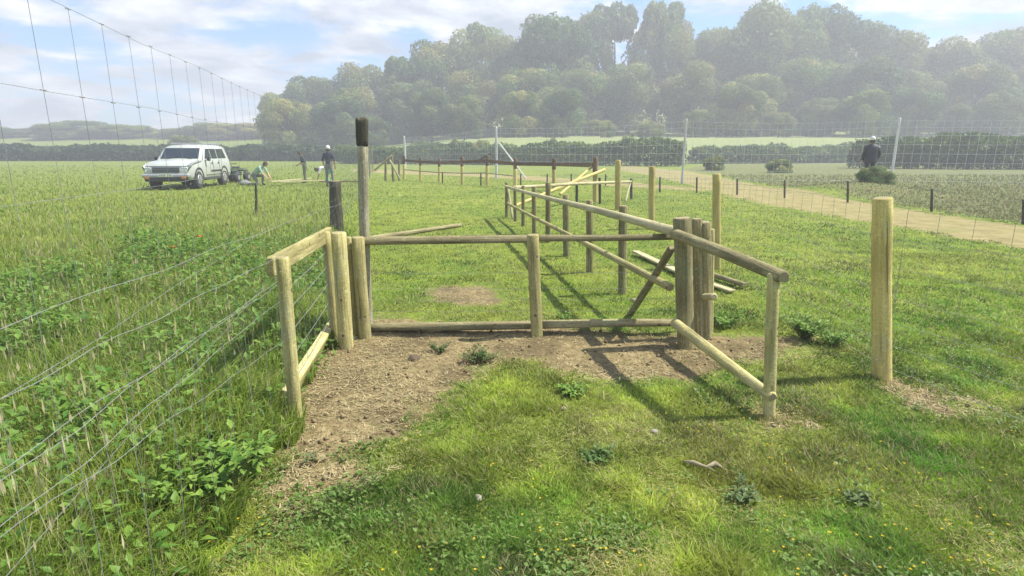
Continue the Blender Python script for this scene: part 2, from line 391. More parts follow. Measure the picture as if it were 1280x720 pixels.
def grasscol(x, y, n):
    a = fbm(x*.9, y*.9, 31); b = fbm(x*3.1, y*3.1, 41); r = rng.uniform(0, 1, n)
    C = lerp((.19,.34,.03), (.45,.50,.08), np.clip((a-.25)*1.9+(r-.5)*.7, 0, 1))
    C = C*(.58+.75*np.clip((b-.3)*2.4, 0, 1))[:, None]; C = C*(.72+.56*np.clip((fbm(x*8+3, y*8, 171)-.3)*2.4, 0, 1))[:, None]; g3 = np.clip((fbm(x*1.4+5, y*1.4, 131)-.56)*6, 0, 1)[:, None]; C = C*(1-g3*np.array([.50,.26,.3]))
    dry = (r > (.90-.30*np.clip((fbm(x*1.6, y*1.6, 51)-.5)*4, 0, 1)))
    C[dry] = lerp((.30,.26,.12), (.52,.46,.25), rng.uniform(0, 1, dry.sum()))
    return C*rng.uniform(.62, 1.35, n)[:, None]
x, y = screenpts(900000, 212, 900)
w = wild(x, y)+(fbm(x*3, y*3, 77)-.5)*.35; k = w < .1
sd = DIRTN(x, y); ps = sdU(PATH, x, y)+(vn(x*2, y*2, 4)-.5)*1.0
k &= (ps > .1) & ((sd > .0) | (rng.uniform(0, 1, len(x)) < .04+.5*np.clip((fbm(x*4, y*4, 141)-.58)*6, 0, 1)*np.clip(1+sd*2.5, 0, 1))) & (y < 42)
x, y, sd = x[k], y[k], sd[k]; n = len(x); d = np.hypot(x, y)
tuft = np.clip((fbm(x*2.6, y*2.6, 61)-.42)*5, 0, 1)*np.clip(1.2-.03*d, .2, 1)
t2 = np.clip((fbm(x*7, y*7, 161)-.5)*6, 0, 1)*np.clip(1.3-.08*d, 0, 1); hh = (.013+.013*tuft**1.5+.016*t2+.006*(d/6))*rng.uniform(.5, 1.4, n)*np.clip(.4+sd*4, .4, 1)
hh[polysd(ROUGH, x, y) < 0] *= 1.8
ww = .0034+.0016*d*rng.uniform(.6, 1.2, n)
c = grasscol(x, y, n)*(1-.15*tuft[:, None])
ro = polysd(ROUGH, x, y) < 0; c[ro] = lerp((.11,.17,.045), (.26,.22,.11), rng.uniform(0, 1, ro.sum()))
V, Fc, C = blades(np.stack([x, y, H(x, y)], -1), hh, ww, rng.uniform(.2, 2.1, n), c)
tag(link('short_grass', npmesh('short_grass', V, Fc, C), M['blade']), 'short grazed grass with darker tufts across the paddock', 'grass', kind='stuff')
# uncut grass of the field on the left
x, y = screenpts(560000, 198, 900); k = (wild(x, y)+(fbm(x*3, y*3, 77)-.5)*.5*(y < 8) > -.04) & (y < 75)
x, y = x[k], y[k]; n = len(x); d = np.hypot(x, y); w = wild(x, y)
patch = fbm(x*.8, y*.8, 71); r = rng.uniform(0, 1, n)
hh = (.10+.28*np.clip(1-(d-4)/12, .12, 1))*rng.uniform(.35, 1.2, n)*(.6+.8*patch)*np.clip(.45+w*1.1, .35, 1)
ww = (.0042+.0011*d)*rng.uniform(.6, 1.3, n)
c = lerp((.12,.225,.025), (.31,.38,.06), np.clip(fbm(x*.35, y*.5, 81)*1.5-.35+(r-.5)*.5+np.clip((d-5)/20, 0, .45), 0, 1))
s = r > .89; c[s] = lerp((.28,.25,.10), (.48,.43,.23), rng.uniform(0, 1, s.sum()))
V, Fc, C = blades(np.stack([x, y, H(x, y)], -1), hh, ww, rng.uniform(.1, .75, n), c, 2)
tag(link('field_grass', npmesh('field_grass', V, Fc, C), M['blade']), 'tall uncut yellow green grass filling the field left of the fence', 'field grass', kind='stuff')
# pale seeding stems standing over it
n = 2400; y = 1.6+rng.uniform(0, 1, n)**1.5*11; x = F1a+F1b*y-.05-rng.uniform(0, 1, n)*(1.5+y*.55); x = np.minimum(x, -wild(0*y, y)*-1-.05) if False else x
k = wild(x, y) > .03; x, y = x[k], y[k]; n = len(x)
hh = rng.uniform(.35, .82, n); c = lerp((.30,.27,.13), (.46,.41,.25), rng.uniform(0, 1, n))
V1, F1, C1 = blades(np.stack([x, y, H(x, y)], -1), hh, np.full(n, .0016), rng.uniform(.02, .3, n), c, 2)
# seed heads: slim diamonds at the stem tips
tips = V1.reshape(-1, 6, 3)[:, 4]; hw = rng.uniform(.0025, .0055, n); hl = rng.uniform(.04, .08, n); a = rng.uniform(0, 6.28, n)
Vh = np.stack([tips-np.stack([0*hl, 0*hl, hl*.4], -1), tips+np.stack([np.cos(a)*hw, np.sin(a)*hw, 0*hw], -1), tips+np.stack([0*hl, 0*hl, hl*.6], -1), tips-np.stack([np.cos(a)*hw, np.sin(a)*hw, 0*hw], -1)], 1).reshape(-1, 3)
Fh = np.arange(n*4).reshape(n, 4)+len(V1)
tag(link('seeding_grass', npmesh('seeding_grass', np.vstack([V1, Vh]), np.vstack([F1, Fh]), np.vstack([C1, np.repeat(c, 4, 0)*1.05])), M['straw']), 'pale seeding grass stems standing above the left field', 'seeding grass', kind='stuff')
# broad-leaved undergrowth along the fence
def leafquads(P, L, Wd, up, c, curl=.25):   # folded pointed leaves: 6 points, 4 faces
    n = len(P); a = rng.uniform(0, 2*np.pi, n); el = up
    dx, dy, dz = np.cos(a)*np.cos(el), np.sin(a)*np.cos(el), np.sin(el)
    D = np.stack([dx, dy, dz], -1); Sd = np.stack([-np.sin(a), np.cos(a), rng.uniform(-.3, .3, n)], -1); U = np.cross(D, Sd)
    L = L[:, None]; Wd = Wd[:, None]; f = curl*Wd
    V = np.stack([P, P+D*L*.4+Sd*Wd*.5+U*f, P+D*L*.5, P+D*L*.4-Sd*Wd*.5+U*f, P+D*L-U*f*.8], 1)
    b = np.arange(n)[:, None]*5
    Fc = np.concatenate([b+np.array([0,2,1]), b+np.array([0,3,2]), b+np.array([1,2,4]), b+np.array([2,3,4])], 0)
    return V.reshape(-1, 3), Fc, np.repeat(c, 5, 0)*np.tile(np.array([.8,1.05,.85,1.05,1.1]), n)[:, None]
n = 34000; y = .7+rng.uniform(0, 1, n)**1.4*9; x = F1a+F1b*y+.04-rng.uniform(0, 1, n)**.8*(1.9+.3*y)
k = (wild(x, y) > -.12) & (fbm(x*1.9, y*1.9, 91)+rng.uniform(-.1, .1, n) > .48-.02*y*0); x, y = x[k], y[k]; n = len(x)
z = H(x, y)+rng.uniform(.02, .42, n)*np.clip(.35+wild(x, y)*1.2, .2, 1)*(.5+fbm(x*1.5, y*1.5, 95))
c = lerp((.065,.16,.02), (.19,.31,.05), rng.uniform(0, 1, n)**1.1)
sc_ = .8+.06*y
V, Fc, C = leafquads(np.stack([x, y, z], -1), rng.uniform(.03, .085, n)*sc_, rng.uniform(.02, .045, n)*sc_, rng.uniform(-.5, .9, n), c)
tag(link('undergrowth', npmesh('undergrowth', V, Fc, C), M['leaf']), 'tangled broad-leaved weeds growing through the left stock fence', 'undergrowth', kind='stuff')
# clover and small weeds in the turf
x, y = screenpts(60000, 300, 760, 1.2); sd = DIRTN(x, y)
k = (wild(x, y) < .02) & (sd > -.02) & (fbm(x*2.3, y*2.3, 101)+rng.uniform(-.12, .12, len(x)) > .60); x, y = x[k], y[k]; n = len(x)
c = lerp((.08,.16,.025), (.18,.27,.06), rng.uniform(0, 1, n))
V, Fc, C = leafquads(np.stack([x, y, H(x, y)+rng.uniform(.005, .035, n)], -1), rng.uniform(.012, .032, n), rng.uniform(.010, .022, n), rng.uniform(-.3, .8, n), c)
tag(link('clover', npmesh('clover', V, Fc, C), M['leaf']), 'small broad leaves of clover and weeds among the turf', 'clover', kind='stuff')
# dead straw, clods on the bare soil
x, y = screenpts(170000, 350, 740, 1.0); sd = DIRTN(x, y); k = (sd < .10) & (y < 8) & (rng.uniform(0, 1, len(x)) < np.clip((fbm(x*2.2, y*2.2, 121)-.30)*3.2, .15, 1)) | ((wild(x, y) < .1) & (y < 9) & (sd >= .1) & (rng.uniform(0, 1, len(x)) < .42*np.clip((fbm(x*2.1, y*2.1, 151)-.50)*5, 0.04, 1))); x, y = x[k], y[k]; n = len(x)
c = lerp((.20,.155,.07), (.54,.46,.25), rng.uniform(0, 1, n)**1.2)
L = rng.uniform(.010, .045, n); a = rng.uniform(0, 6.28, n); tz = rng.uniform(-.1, .35, n); wd = rng.uniform(.0012, .0035, n); lw = sd[k] > .1; wd[lw] *= .5; c[lw] = c[lw]*np.array([.78, .86, .62])
P = np.stack([x, y, H(x, y)+rng.uniform(.001, .012, n)+np.where(sd[k] > .1, rng.uniform(.004, .022, n), 0)], -1); D = np.stack([np.cos(a), np.sin(a), tz], -1)*L[:, None]; Q = np.stack([-np.sin(a), np.cos(a), 0*a], -1)*wd[:, None]
V = np.stack([P-Q, P+Q, P+D+Q*.5, P+D-Q*.5], 1).reshape(-1, 3)
tag(link('dead_straw', npmesh('dead_straw', V, np.arange(n*4).reshape(n, 4), np.repeat(c, 4, 0)), M['straw']), 'dead trampled straw lying over the bare soil', 'straw', kind='stuff')
n = 700; x, y = screenpts(40000, 380, 700, .9); sd = DIRTN(x, y); k = (sd < -.02) & (y < 8); x, y = x[k][:n], y[k][:n]; n = len(x)
r = .003+.02*rng.uniform(0, 1, n)**3; oc = np.array([[1,0,0],[-1,0,0],[0,1,0],[0,-1,0],[0,0,1],[0,0,-.6]])
V = (oc[None]*rng.uniform(.6, 1.3, (n, 6, 1))*r[:, None, None]+np.stack([x, y, H(x, y)+r*.2], -1)[:, None]).reshape(-1, 3)
f8 = np.array([[0,2,4],[2,1,4],[1,3,4],[3,0,4],[2,0,5],[1,2,5],[3,1,5],[0,3,5]]); Fc = (np.arange(n)[:, None, None]*6+f8[None]).reshape(-1, 3)
tag(link('soil_crumbs', npmesh('soil_crumbs', V, Fc, np.repeat(lerp((.12,.085,.04), (.30,.24,.13), rng.uniform(0, 1, n)), 6, 0)), M['straw']), 'crumbs of dry brown soil on the bare ground', 'soil', kind='stuff')
# buttercups: tiny yellow cups on stems
x, y = screenpts(700, 330, 740, .95); k = (wild(x, y) < .5) & (DIRTN(x, y) > .05) & (fbm(x*1.3, y*1.3, 111) > .5); x, y = x[k], y[k]
VV = []; FF = []; CC = []
for X0, Y0 in zip(x, y):
    z0 = Hs(X0, Y0); h = random.uniform(.03, .08); b = len(VV)
    VV += [(X0-.001, Y0, z0), (X0+.001, Y0, z0), (X0, Y0, z0+h)]; CC += [(.06,.11,.02)]*3; FF.append((b, b+1, b+2))
    for q in range(5):
        a = q*1.2566; b = len(VV); s_ = .006
        VV += [(X0, Y0, z0+h), (X0+math.cos(a-.5)*s_, Y0+math.sin(a-.5)*s_, z0+h+.003), (X0+math.cos(a+.5)*s_, Y0+math.sin(a+.5)*s_, z0+h+.003)]
        CC += [(.55,.40,.02)]*3; FF.append((b, b+1, b+2))
tag(link('buttercups', npmesh('buttercups', np.array(VV), np.array(FF), np.array(CC)), M['straw']), 'tiny yellow buttercups dotted through the turf', 'buttercups', kind='stuff')
# ------------------------------------------------------------------ individual plants, stones, roots
def plant(px, py, rad, hgt, nl, lsz, label, name='dock_plant', cat='plant', c0=(.08,.18,.025), c1=(.24,.36,.06), group=None):
    b = G(px, py); z0 = Hs(b.x, b.y)
    e = empty(name, (b.x, b.y, z0), label, cat, group)
    ns = max(5, nl//14); mb = MB(); P = []
    for i in range(ns):
        a = random.uniform(0, 6.28); r = rad*random.uniform(.1, .9)**.7; top = Vector((r*math.cos(a), r*math.sin(a), hgt*random.uniform(.5, 1)))
        pts = [Vector((b.x, b.y, z0-.02))+Vector((top.x*t, top.y*t, top.z*t**.7)) for t in (0, .35, .7, 1)]
        mb.tube(pts, [.004, .0035, .003, .0015], 5)
        for j in range(nl//ns):
            t = random.uniform(.25, 1); P.append((top.x*t+random.uniform(-.02, .02), top.y*t+random.uniform(-.02, .02), top.z*t**.7))
    P = np.array(P); n = len(P)
    mb.build('stem', flat('plant_stem', (.12,.13,.05)), e)
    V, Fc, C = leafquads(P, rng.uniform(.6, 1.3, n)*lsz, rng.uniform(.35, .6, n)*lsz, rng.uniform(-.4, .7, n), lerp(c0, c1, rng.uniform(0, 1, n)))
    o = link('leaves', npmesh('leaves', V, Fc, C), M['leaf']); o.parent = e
    return e
plant(262, 640, .30, .32, 900, .06, 'large nettle clump with bright leaves at the lower left of the dirt', 'nettle_clump', 'nettle')
plant(300, 600, .22, .24, 520, .052, 'smaller nettle clump right beside the dirt edge', 'nettle_clump', 'nettle')
plant(212, 600, .22, .28, 480, .055, 'nettle clump under the stock wires at the left edge', 'nettle_clump', 'nettle')
plant(195, 700, .16, .14, 120, .06, 'low leafy weed in the lower left corner', 'weed', 'plant')
plant(1005, 424, .24, .22, 420, .05, 'leafy weed clump just right of the end post', 'weed', 'plant')
plant(1042, 432, .14, .14, 160, .05, 'small weed right of the leafy clump by the end post', 'weed', 'plant')
plant(905, 408, .22, .14, 200, .05, 'low weeds behind the right hand rails', 'weed', 'plant')
plant(600, 452, .17, .11, 260, .035, 'dark green tuft alone on the bare soil', 'weed', 'plant', (.045,.09,.02), (.11,.16,.04))
plant(549, 440, .10, .08, 130, .03, 'small weed beside the clod left of the dark tuft', 'weed', 'plant', (.05,.10,.02), (.12,.17,.05))
plant(712, 492, .14, .07, 150, .04, 'flat weed in the turf in front of the soil strip', 'weed', 'plant')
plant(705, 405, .10, .10, 120, .04, 'small weed at the foot of the middle post', 'weed', 'plant')
plant(395, 575, .04, .08, 14, .05, 'two pale leaved seedling on the bare soil edge', 'seedling', 'plant', (.12,.17,.06), (.2,.26,.11))
plant(745, 575, .13, .06, 140, .035, 'dark flat thistle in the foreground turf', 'thistle', 'plant', (.06,.13,.03), (.14,.22,.05))
plant(930, 625, .12, .06, 120, .035, 'thistle rosette right of the bleached root', 'thistle', 'plant', (.08,.14,.05), (.18,.23,.08))
plant(1078, 636, .10, .06, 90, .035, 'thistle rosette near the right edge of the turf', 'thistle', 'plant', (.06,.11,.04), (.14,.19,.05))
def rock(px, py, r, sq, m, name, label, cat='stone', seed=0):
    b = G(px, py); z0 = Hs(b.x, b.y); import bmesh
    bm = bmesh.new(); bmesh.ops.create_icosphere(bm, subdivisions=3, radius=1)
    for v in bm.verts:
        k = 1+.35*(float(fbm(v.co.x*1.3+seed+9, v.co.y*1.3+v.co.z+7, seed+5))-.5)*2+.12*(float(vn(v.co.x*5+9, v.co.z*5+v.co.y*4, 3))-.5)
        v.co = Vector((v.co.x*r*k, v.co.y*r*k*sq[0], v.co.z*r*k*sq[1]))
    me = bpy.data.meshes.new(name); bm.to_mesh(me); bm.free()
    o = link(name, me, m, None, (b.x, b.y, z0+r*sq[1]*.3)); me.polygons.foreach_set('use_smooth', [True]*len(me.polygons)); o.rotation_euler.z = seed
    return tag(o, label, cat)
rock(440, 424, .055, (.6,.35), M['stone'], 'stone', 'flat grey stone between the left posts', seed=1)
rock(598, 626, .028, (.6,.45), M['stone'], 'stone', 'small pale stone in the foreground grass, left of centre', seed=2)
rock(817, 542, .026, (.8,.6), M['stone'], 'stone', 'small pale stone in the turf below the shadows', seed=3)
rock(517, 450, .05, (.9,.6), flat('dark_clod', (.09,.065,.04), .95, 0, .3, 30), 'soil_clod', 'dark clod standing on the bare soil', 'clod', seed=4)
rock(705, 512, .022, (.8,.6), M['root'], 'stone', 'pale pebble in the turf in front of the flat weed', seed=5)
b = G(882, 586); mb = MB(); zz = Hs(b.x, b.y)
mb.tube([(b.x-.10, b.y+.05, zz+.02), (b.x-.06, b.y+.01, zz+.035), (b.x, b.y-.01, zz+.02), (b.x+.05, b.y+.01, zz+.03), (b.x+.09, b.y-.01, zz+.012)], [.006, .013, .009, .016, .006], 8)
mb.tube([(b.x+.0, b.y, zz+.02), (b.x+.03, b.y-.05, zz+.02)], [.008, .003], 6)
tag(mb.build('dead_root', M['root'], loc=(b.x, b.y, zz), smooth=True), 'bleached crooked root lying in the foreground turf', 'root')
for px, py, lb in ((247, 298, 'upper orange red poppy in the left field grass'), (214, 312, 'lower orange red poppy nearest the left edge')):
    b = G(px, py); hz = .35; bb = b*(1-hz/CAMH); e = empty('poppy', (bb.x, bb.y, Hs(bb.x, bb.y)), lb, 'flower', 'poppies in the left field')
    mb = MB(); mb.tube([(bb.x, bb.y, 0), (bb.x+.02, bb.y, hz)], [.004, .003], 5); mb.build('stem', M['olive'], e)
    mb = MB()
    for q in range(4):
        a = q*1.57; c0 = Vector((bb.x+.02, bb.y, hz))
        mb.add([c0, c0+Vector((math.cos(a-.7)*.05, math.sin(a-.7)*.05, .035)), c0+Vector((math.cos(a)*.07, math.sin(a)*.07, .055)), c0+Vector((math.cos(a+.7)*.05, math.sin(a+.7)*.05, .035))], [(0,1,2,3)])
    mb.build('petals', flat('poppy_petals', (.62,.09,.02), .6), e)
# ------------------------------------------------------------------ the timber corral
# left hurdle
A0 = G(370, 529); e = empty('short_fence', (A0.x, A0.y, 0), 'short pale fence with a sloping top board at the left of the dirt', 'fence')
gpost(e, (371, 529), (353, 321), 17, M['wood'])
gpost(e, (419, 430), (407, 289), 11, M['wood'])
plank('rail', W(338, 334, 3.36), W(412, 292, 4.95), .115, .045, M['wood'], e)
plank('rail', W(354, 502, 3.34), W(411, 413, 4.84), .15, .07, M['wood'], e, .4)
pa, pb = G(371, 529), G(419, 430)
mb = MB()
for hz in (.82, .70, .56, .41, .26): mb.tube([(pa.x, pa.y, hz), ((pa.x+pb.x)/2, (pa.y+pb.y)/2, hz-.01), (pb.x, pb.y, hz)], .0016, 5)
for t in np.linspace(.08, .92, 9): p = pa.lerp(pb, t); mb.tube([(p.x, p.y, .26), (p.x, p.y, .82)], .0011, 4)
mb.build('wire_netting', M['wire'], e)
# cross fence
e = empty('cross_fence', tuple(G(430, 433)), 'timber fence across the pen with a round middle post and long top rail', 'fence')
gpost(e, (433, 434), (423, 290), 19, M['wood']); gpost(e, (444, 420), (435, 296), 9, M['wood'])
gpost(e, (457, 422), (447, 296), 16, M['wood'])
gpost(e, (671, 421), (666, 293), 15, M['wood'])
gpost(e, (856, 434), (853, 272), 22, M['woodw'], wob=.09)
gpost(e, (874, 424), (871, 273), 13, M['woodw'])
Yc = G(671, 421).y
log('rail', W(440, 303, Yc+.12), W(668, 300, Yc+.12), .050, .044, M['woodo'], e, half=.4)
log('rail', W(669, 299, Yc+.12), W(848, 297, Yc+.1), .040, .036, M['woodo'], e, half=.4)
log('rail', W(668, 407, Yc+.10), W(846, 404, Yc+.08), .046, .04, M['woodo'], e, half=.5)
log('rail', W(462, 410, Yc+.15), W(664, 407, Yc+.12), .046, .046, M['woodo'], e, half=.5)
log('brace', W(840, 310, Yc-.05), G(786, 392)+Vector((0, 0, -.03)), .034, .032, M['woodw'], e)
mb = MB()
for py in (340, 360, 374, 388):
    mb.tube([W(457, py+1, Yc+.02), W(560, py+2, Yc+.02), W(671, py, Yc+.02), W(770, py+1, Yc), W(852, py-2, Yc-.02)], .0014, 4)
mb.build('wire', M['wire'], e)
# right hand run coming toward the camera
e = empty('right_fence', tuple(G(880, 424)), 'timber rails running toward the camera to the end post on the right', 'fence')
_, bP3, tP3, rP3 = gpost(e, (880, 423), (880, 277), 17, M['woodw'])
gpost(e, (888, 413), (890, 286), 7, M['wood'])
gpost(e, (961, 520), (967, 341), 15, M['wood'])
log('rail', W(843, 293, 4.62), W(980, 348, 3.27), .05, .044, M['woodw'], e, half=.55)
log('rail', W(843, 403, 4.60), W(966, 497, 3.29), .042, .034, M['wood'], e)
log('cross_piece', W(873, 371, 4.95), W(893, 371, 4.6), .03, .03, M['woodp'], e)
# far run of posts going away
e = empty('long_fence', tuple(G(779, 366)), 'long fence of dark round posts with two rails going away from the camera', 'fence')
FP = [((778,367),(779,257),11),((737,341),(737,250),9),((708,320),(707,243),8),((685,303),(685,228),7),((668,292),(667.5,233),6),((654,283),(654,232),5),((644,277),(644,233),4.5),((633.5,272),(633.5,228),4.5)]
for b_, t_, w_ in FP: gpost(e, b_, t_, w_, M['woodw'], n=12)
far = G(633.5, 272)
p_near = W(846, 291, 4.75); p_far = W(632, 233, far.y-.1)
log('rail', p_near, p_near.lerp(p_far, .36), .048, .042, M['woodp'], e, half=.7)
log('rail', p_near.lerp(p_far, .362), p_far, .042, .036, M['woodp'], e, half=.7)
q_near = W(838, 359, 4.78); q_far = W(634, 254, far.y-.1)
log('rail', q_near, q_near.lerp(q_far, .42), .036, .032, M['wood'], e); log('rail', q_near.lerp(q_far, .425), q_far, .032, .03, M['wood'], e)
log('brace', W(635, 236, far.y), G(641, 274), .03, .03, M['woodp'], e)
# far side of the pen
e = empty('pen_end_fence', tuple(G(789, 249)), 'pale top rail across the far end of the pen', 'fence')
for b_, t_ in (((789,249),(789,223)), ((750,255),(749.5,222)), ((721,255),(721,226))): gpost(e, b_, t_, 3.4, M['woodd'], n=10)
Yb = G(789, 249).y
log('rail', W(641, 234.5, far.y+.2), W(722, 229.5, 17), .045, .042, M['woodp'], e); log('rail', W(722, 229.5, 17), W(789, 227, Yb), .045, .042, M['woodp'], e)
log('brace', W(788, 228, Yb), G(782, 252), .035, .035, M['woodp'], e)
# loose long poles
def pole(a, b, r, m, label, za=None):
    p, q = G(*a), G(*b); p.z = Hs(p.x, p.y)+r*.8; q.z = (Hs(q.x, q.y)+r*.8) if za is None else za
    o = log('pole', p, q, r, r*.85, m); o.location.z += .01; return tag(o, label, 'pole', 'loose poles')
pole((462, 302), (576, 283), .05, M['woodw'], 'long thin pole lying in the grass behind the left of the top rail')
tag(plank('plank', G(794, 318)+Vector((0, 0, .05)), G(872, 356)+Vector((0, 0, .05)), .12, .03, M['woodp'], None, math.pi/2), 'pale sawn plank lying in the grass behind the pen corner posts', 'plank')
p_, q_ = G(845, 335)+Vector((0, 0, .06)), G(930, 363)+Vector((0, 0, .06))
tag(log('pole', p_, q_, .045, .04, M['woodw'], half=.3), 'round pole on the grass with its dark end right of the corner posts', 'pole', 'loose poles')
tag(plank('plank', G(868, 352)+Vector((0, 0, .04)), G(915, 368)+Vector((0, 0, .04)), .1, .025, M['woodp'], None, math.pi/2), 'short pale plank beneath the round pole', 'plank')
rock(793, 377, .045, (.9,.8), M['root'], 'cut_log', 'short cut log end in the grass under the brace', 'log', 6)
# tall old post
b = G(460, 414); e = empty('tall_post', (b.x, b.y, 0), 'tall old fence post with a dark bark top above the left corner', 'post')
t1 = W(453.5, 182, b.y); t0 = W(452.5, 148, b.y)
log('post_shaft', (b.x, b.y, -.2), t1, .046, .045, M['woodt'], e); log('post_top', t1-Vector((0, 0, .005)), t0, .047, .050, M['woodd'], e, wob=.16, jag=.012)
# ------------------------------------------------------------------ wire fences
e = empty('stock_fence', (-1.2, 1.5, 0), 'strained wires of the low stock fence in the left foreground weeds', 'wire fence')
for (a, c_) in (((160,352),(410,260)), ((160,416),(345,322)), ((225,440),(345,352)), ((160,480),(280,401)), ((210,490),(316,403)), ((166,558),(285,475))):
    p, q = PL(*a, F1a, F1b), PL(*c_, F1a, F1b); d = (q-p)/(q.y-p.y)
    s0, s1 = p+d*(.5-p.y), p+d*((4.95 if a == (160,352) else 3.3)-p.y)
    mb = MB(); mb.tube([s0.lerp(s1, t)+Vector((.006*math.sin(t*23+a[1]), 0, .006*math.sin(t*31+a[1]))) for t in np.linspace(0, 1, 24)], .0010, 5); mb.build('wire', M['wire'], e)
mb = MB()
for yy in np.arange(1.45, 3.3, .24): mb.tube([(F1a+F1b*yy+.01*math.sin(yy*9), yy, .1), (F1a+F1b*yy, yy+.02, .5), (F1a+F1b*yy+.004, yy, .84)], .0011, 4)
mb.build('stay_wires', M['wire'], e)
def netting(mb, a, b, hs, step, r, rv, zt=None, knots=0):
    a, b = Vector(a), Vector(b); L = (b-a).length; n = int(L/step)
    for h in hs: mb.tube([a.lerp(b, t)+Vector((0, 0, h+.008*math.sin(t*40+h*9)+(0 if a.y < 15 else 0))) for t in np.linspace(0, 1, max(8, n//3))], r, 4)
    for i in range(n+1):
        p = a.lerp(b, i/n); mb.tube([p+Vector((0, 0, hs[0])), p+Vector((.004*math.sin(i*2.3), 0, (hs[0]+hs[-1])/2)), p+Vector((0, 0, hs[-1]))], rv, 4)
        if knots:
            for h in hs[-2:]: mb.tube([p+Vector((0, -.012, h)), p+Vector((0, .012, h))], r*2.2, 5)
e = empty('deer_fence', (F2a+F2b*12, 12, 0), 'tall wire deer fence against the sky along the left field', 'wire fence')
HS = [.15, .5, .95, 1.45, 1.79, 2.08]
mb = MB(); f2 = lambda yy: (F2a+F2b*yy, yy, 0); netting(mb, f2(1.2), f2(14), HS, .245, .0010, .0008, knots=1); mb.build('wire_netting', M['wire'], e)
mb = MB(); netting(mb, f2(14), f2(48), HS[::2], .5, .004, .003); mb.build('wire_netting', M['wire'], e)
for yy in (29, 38, 48): log('post', (F2a+F2b*yy, yy, -.2), (F2a+F2b*yy, yy, 2.12), .04, .035, M['woodw'], e, n=10)
log('post', (F2a+F2b*12.1-.02, 12.1, -.2), (F2a+F2b*12.1, 12.1, 1.02), .14, .12, M['woodd'], e, n=14, wob=.1)
e = empty('far_deer_fence', (0, 40, 0), 'very tall wire deer fence with silver posts beyond the track', 'wire fence')
tops = [((505,170),57),((620,158),36.5),((858,148.5),30),((1125,147),28.5),((1420,140),26)]
pts = []
for (tp, dd) in tops:
    t = W(tp[0], tp[1], dd); pts.append(t); z0 = Hs(t.x, t.y)
    log('post', (t.x, t.y, z0-.2), t, .0014*dd+.02, .0014*dd+.015, M['woodg'], e, n=12)
log('brace', pts[1]+Vector((.2, -.1, -1.0)), (pts[1].x+1.9, pts[1].y, -.1), .05, .05, M['woodg'], e, n=10)
log('brace', pts[1]+Vector((-.3, -.1, -1.6)), (pts[1].x-1.3, pts[1].y-.2, 1.0), .055, .055, M['woodd'], e, n=10)
for a, b in zip(pts[:-1], pts[1:]):
    mb = MB(); n = int((b-a).length/.36)
    for h in (1, .9, .78, .64, .5, .36, .22, .08):
        mb.tube([Vector((a.x+(b.x-a.x)*t, a.y+(b.y-a.y)*t, (a.z+(b.z-a.z)*t-.12-.12*math.sin(math.pi*t))*h)) for t in np.linspace(0, 1, 12)], .0072, 4)
    for i in range(n+1):
        t = i/n; zt = a.z+(b.z-a.z)*t-.12-.12*math.sin(math.pi*t); x0, y0 = a.x+(b.x-a.x)*t, a.y+(b.y-a.y)*t
        mb.tube([(x0, y0, .05), (x0, y0, zt)], .0055, 4)
    mb.build('wire_netting', M['wirel'], e)
# ------------------------------------------------------------------ yellow post and rail fence
e = empty('yellow_fence', tuple(G(692, 235)), 'new yellow post and rail fence with brown top rail beyond the pen', 'fence')
YP = [((505,224),(505,195),3.4),((525.5,226),(525.5,197),3),((549,228),(549,198),3.2),((577.5,231),(577.5,196),3.6),((609,232),(609,194),4.2),((644,236),(644,198),4.4),((692.5,238),(692.5,198),4.8),((744,252),(744,196),6)]
pw = []
for b_, t_, w_ in YP:
    B = G(*b_); T = W(t_[0], t_[1], B.y); r = w_/2/F*B.y; md = B.lerp(T, .66)
    log('post', B-Vector((0, 0, .15)), md, r, r, M['woody'], e, n=12); log('post_head', md-Vector((0, 0, .004)), T, r*1.06, r*1.03, M['woodr'], e, n=12); pw.append((B, T))
for (B, T), (B2, T2) in zip(pw[:-1], pw[1:]):
    z = lambda B, T: B.lerp(T, .82)+Vector((0, -.09, 0))
    plank('rail', z(B, T), z(B2, T2), .15, .04, M['woodr'], e)
for (B, T), (B2, T2) in zip(pw[:5], pw[1:6]): plank('rail', B.lerp(T, .42)+Vector((0, -.09, 0)), B2.lerp(T2, .42)+Vector((0, -.09, 0)), .06, .035, M['woodp'], e)
log('brace', W(756, 212, 19.5), W(642, 258, 16.2), .05, .045, M['woody'], e, n=10)
log('brace', W(744, 205, 19.8), W(700, 243, 17.5), .04, .04, M['woody'], e, n=10)
e = empty('netted_fence', tuple(G(815, 286)), 'line of tall yellow posts with netting coming forward on the right', 'fence')
NP = [((772.5,262),(772.5,200),9),((815,287),(815,208),9),((896,336),(896,217),12),((1103,472),(1103,247),28)]
nb = []
for i, (b_, t_, w_) in enumerate(NP): _, b, t, r = gpost(e, b_, t_, w_*(.8 if i > 2 else .85), M['woody'], n=16); nb.append((b, t))
nb.append((Vector((3.4, 1.9, 0)), Vector((3.4, 1.9, 1.25))))
for (b, t), (b2, t2) in zip(nb[:-1], nb[1:]):
    mb = MB(); netting(mb, b, b2, [.08, .25, .42, .6, .8, 1.0, 1.22], .2, .0015, .0012); mb.build('wire_netting', M['wire'], e)
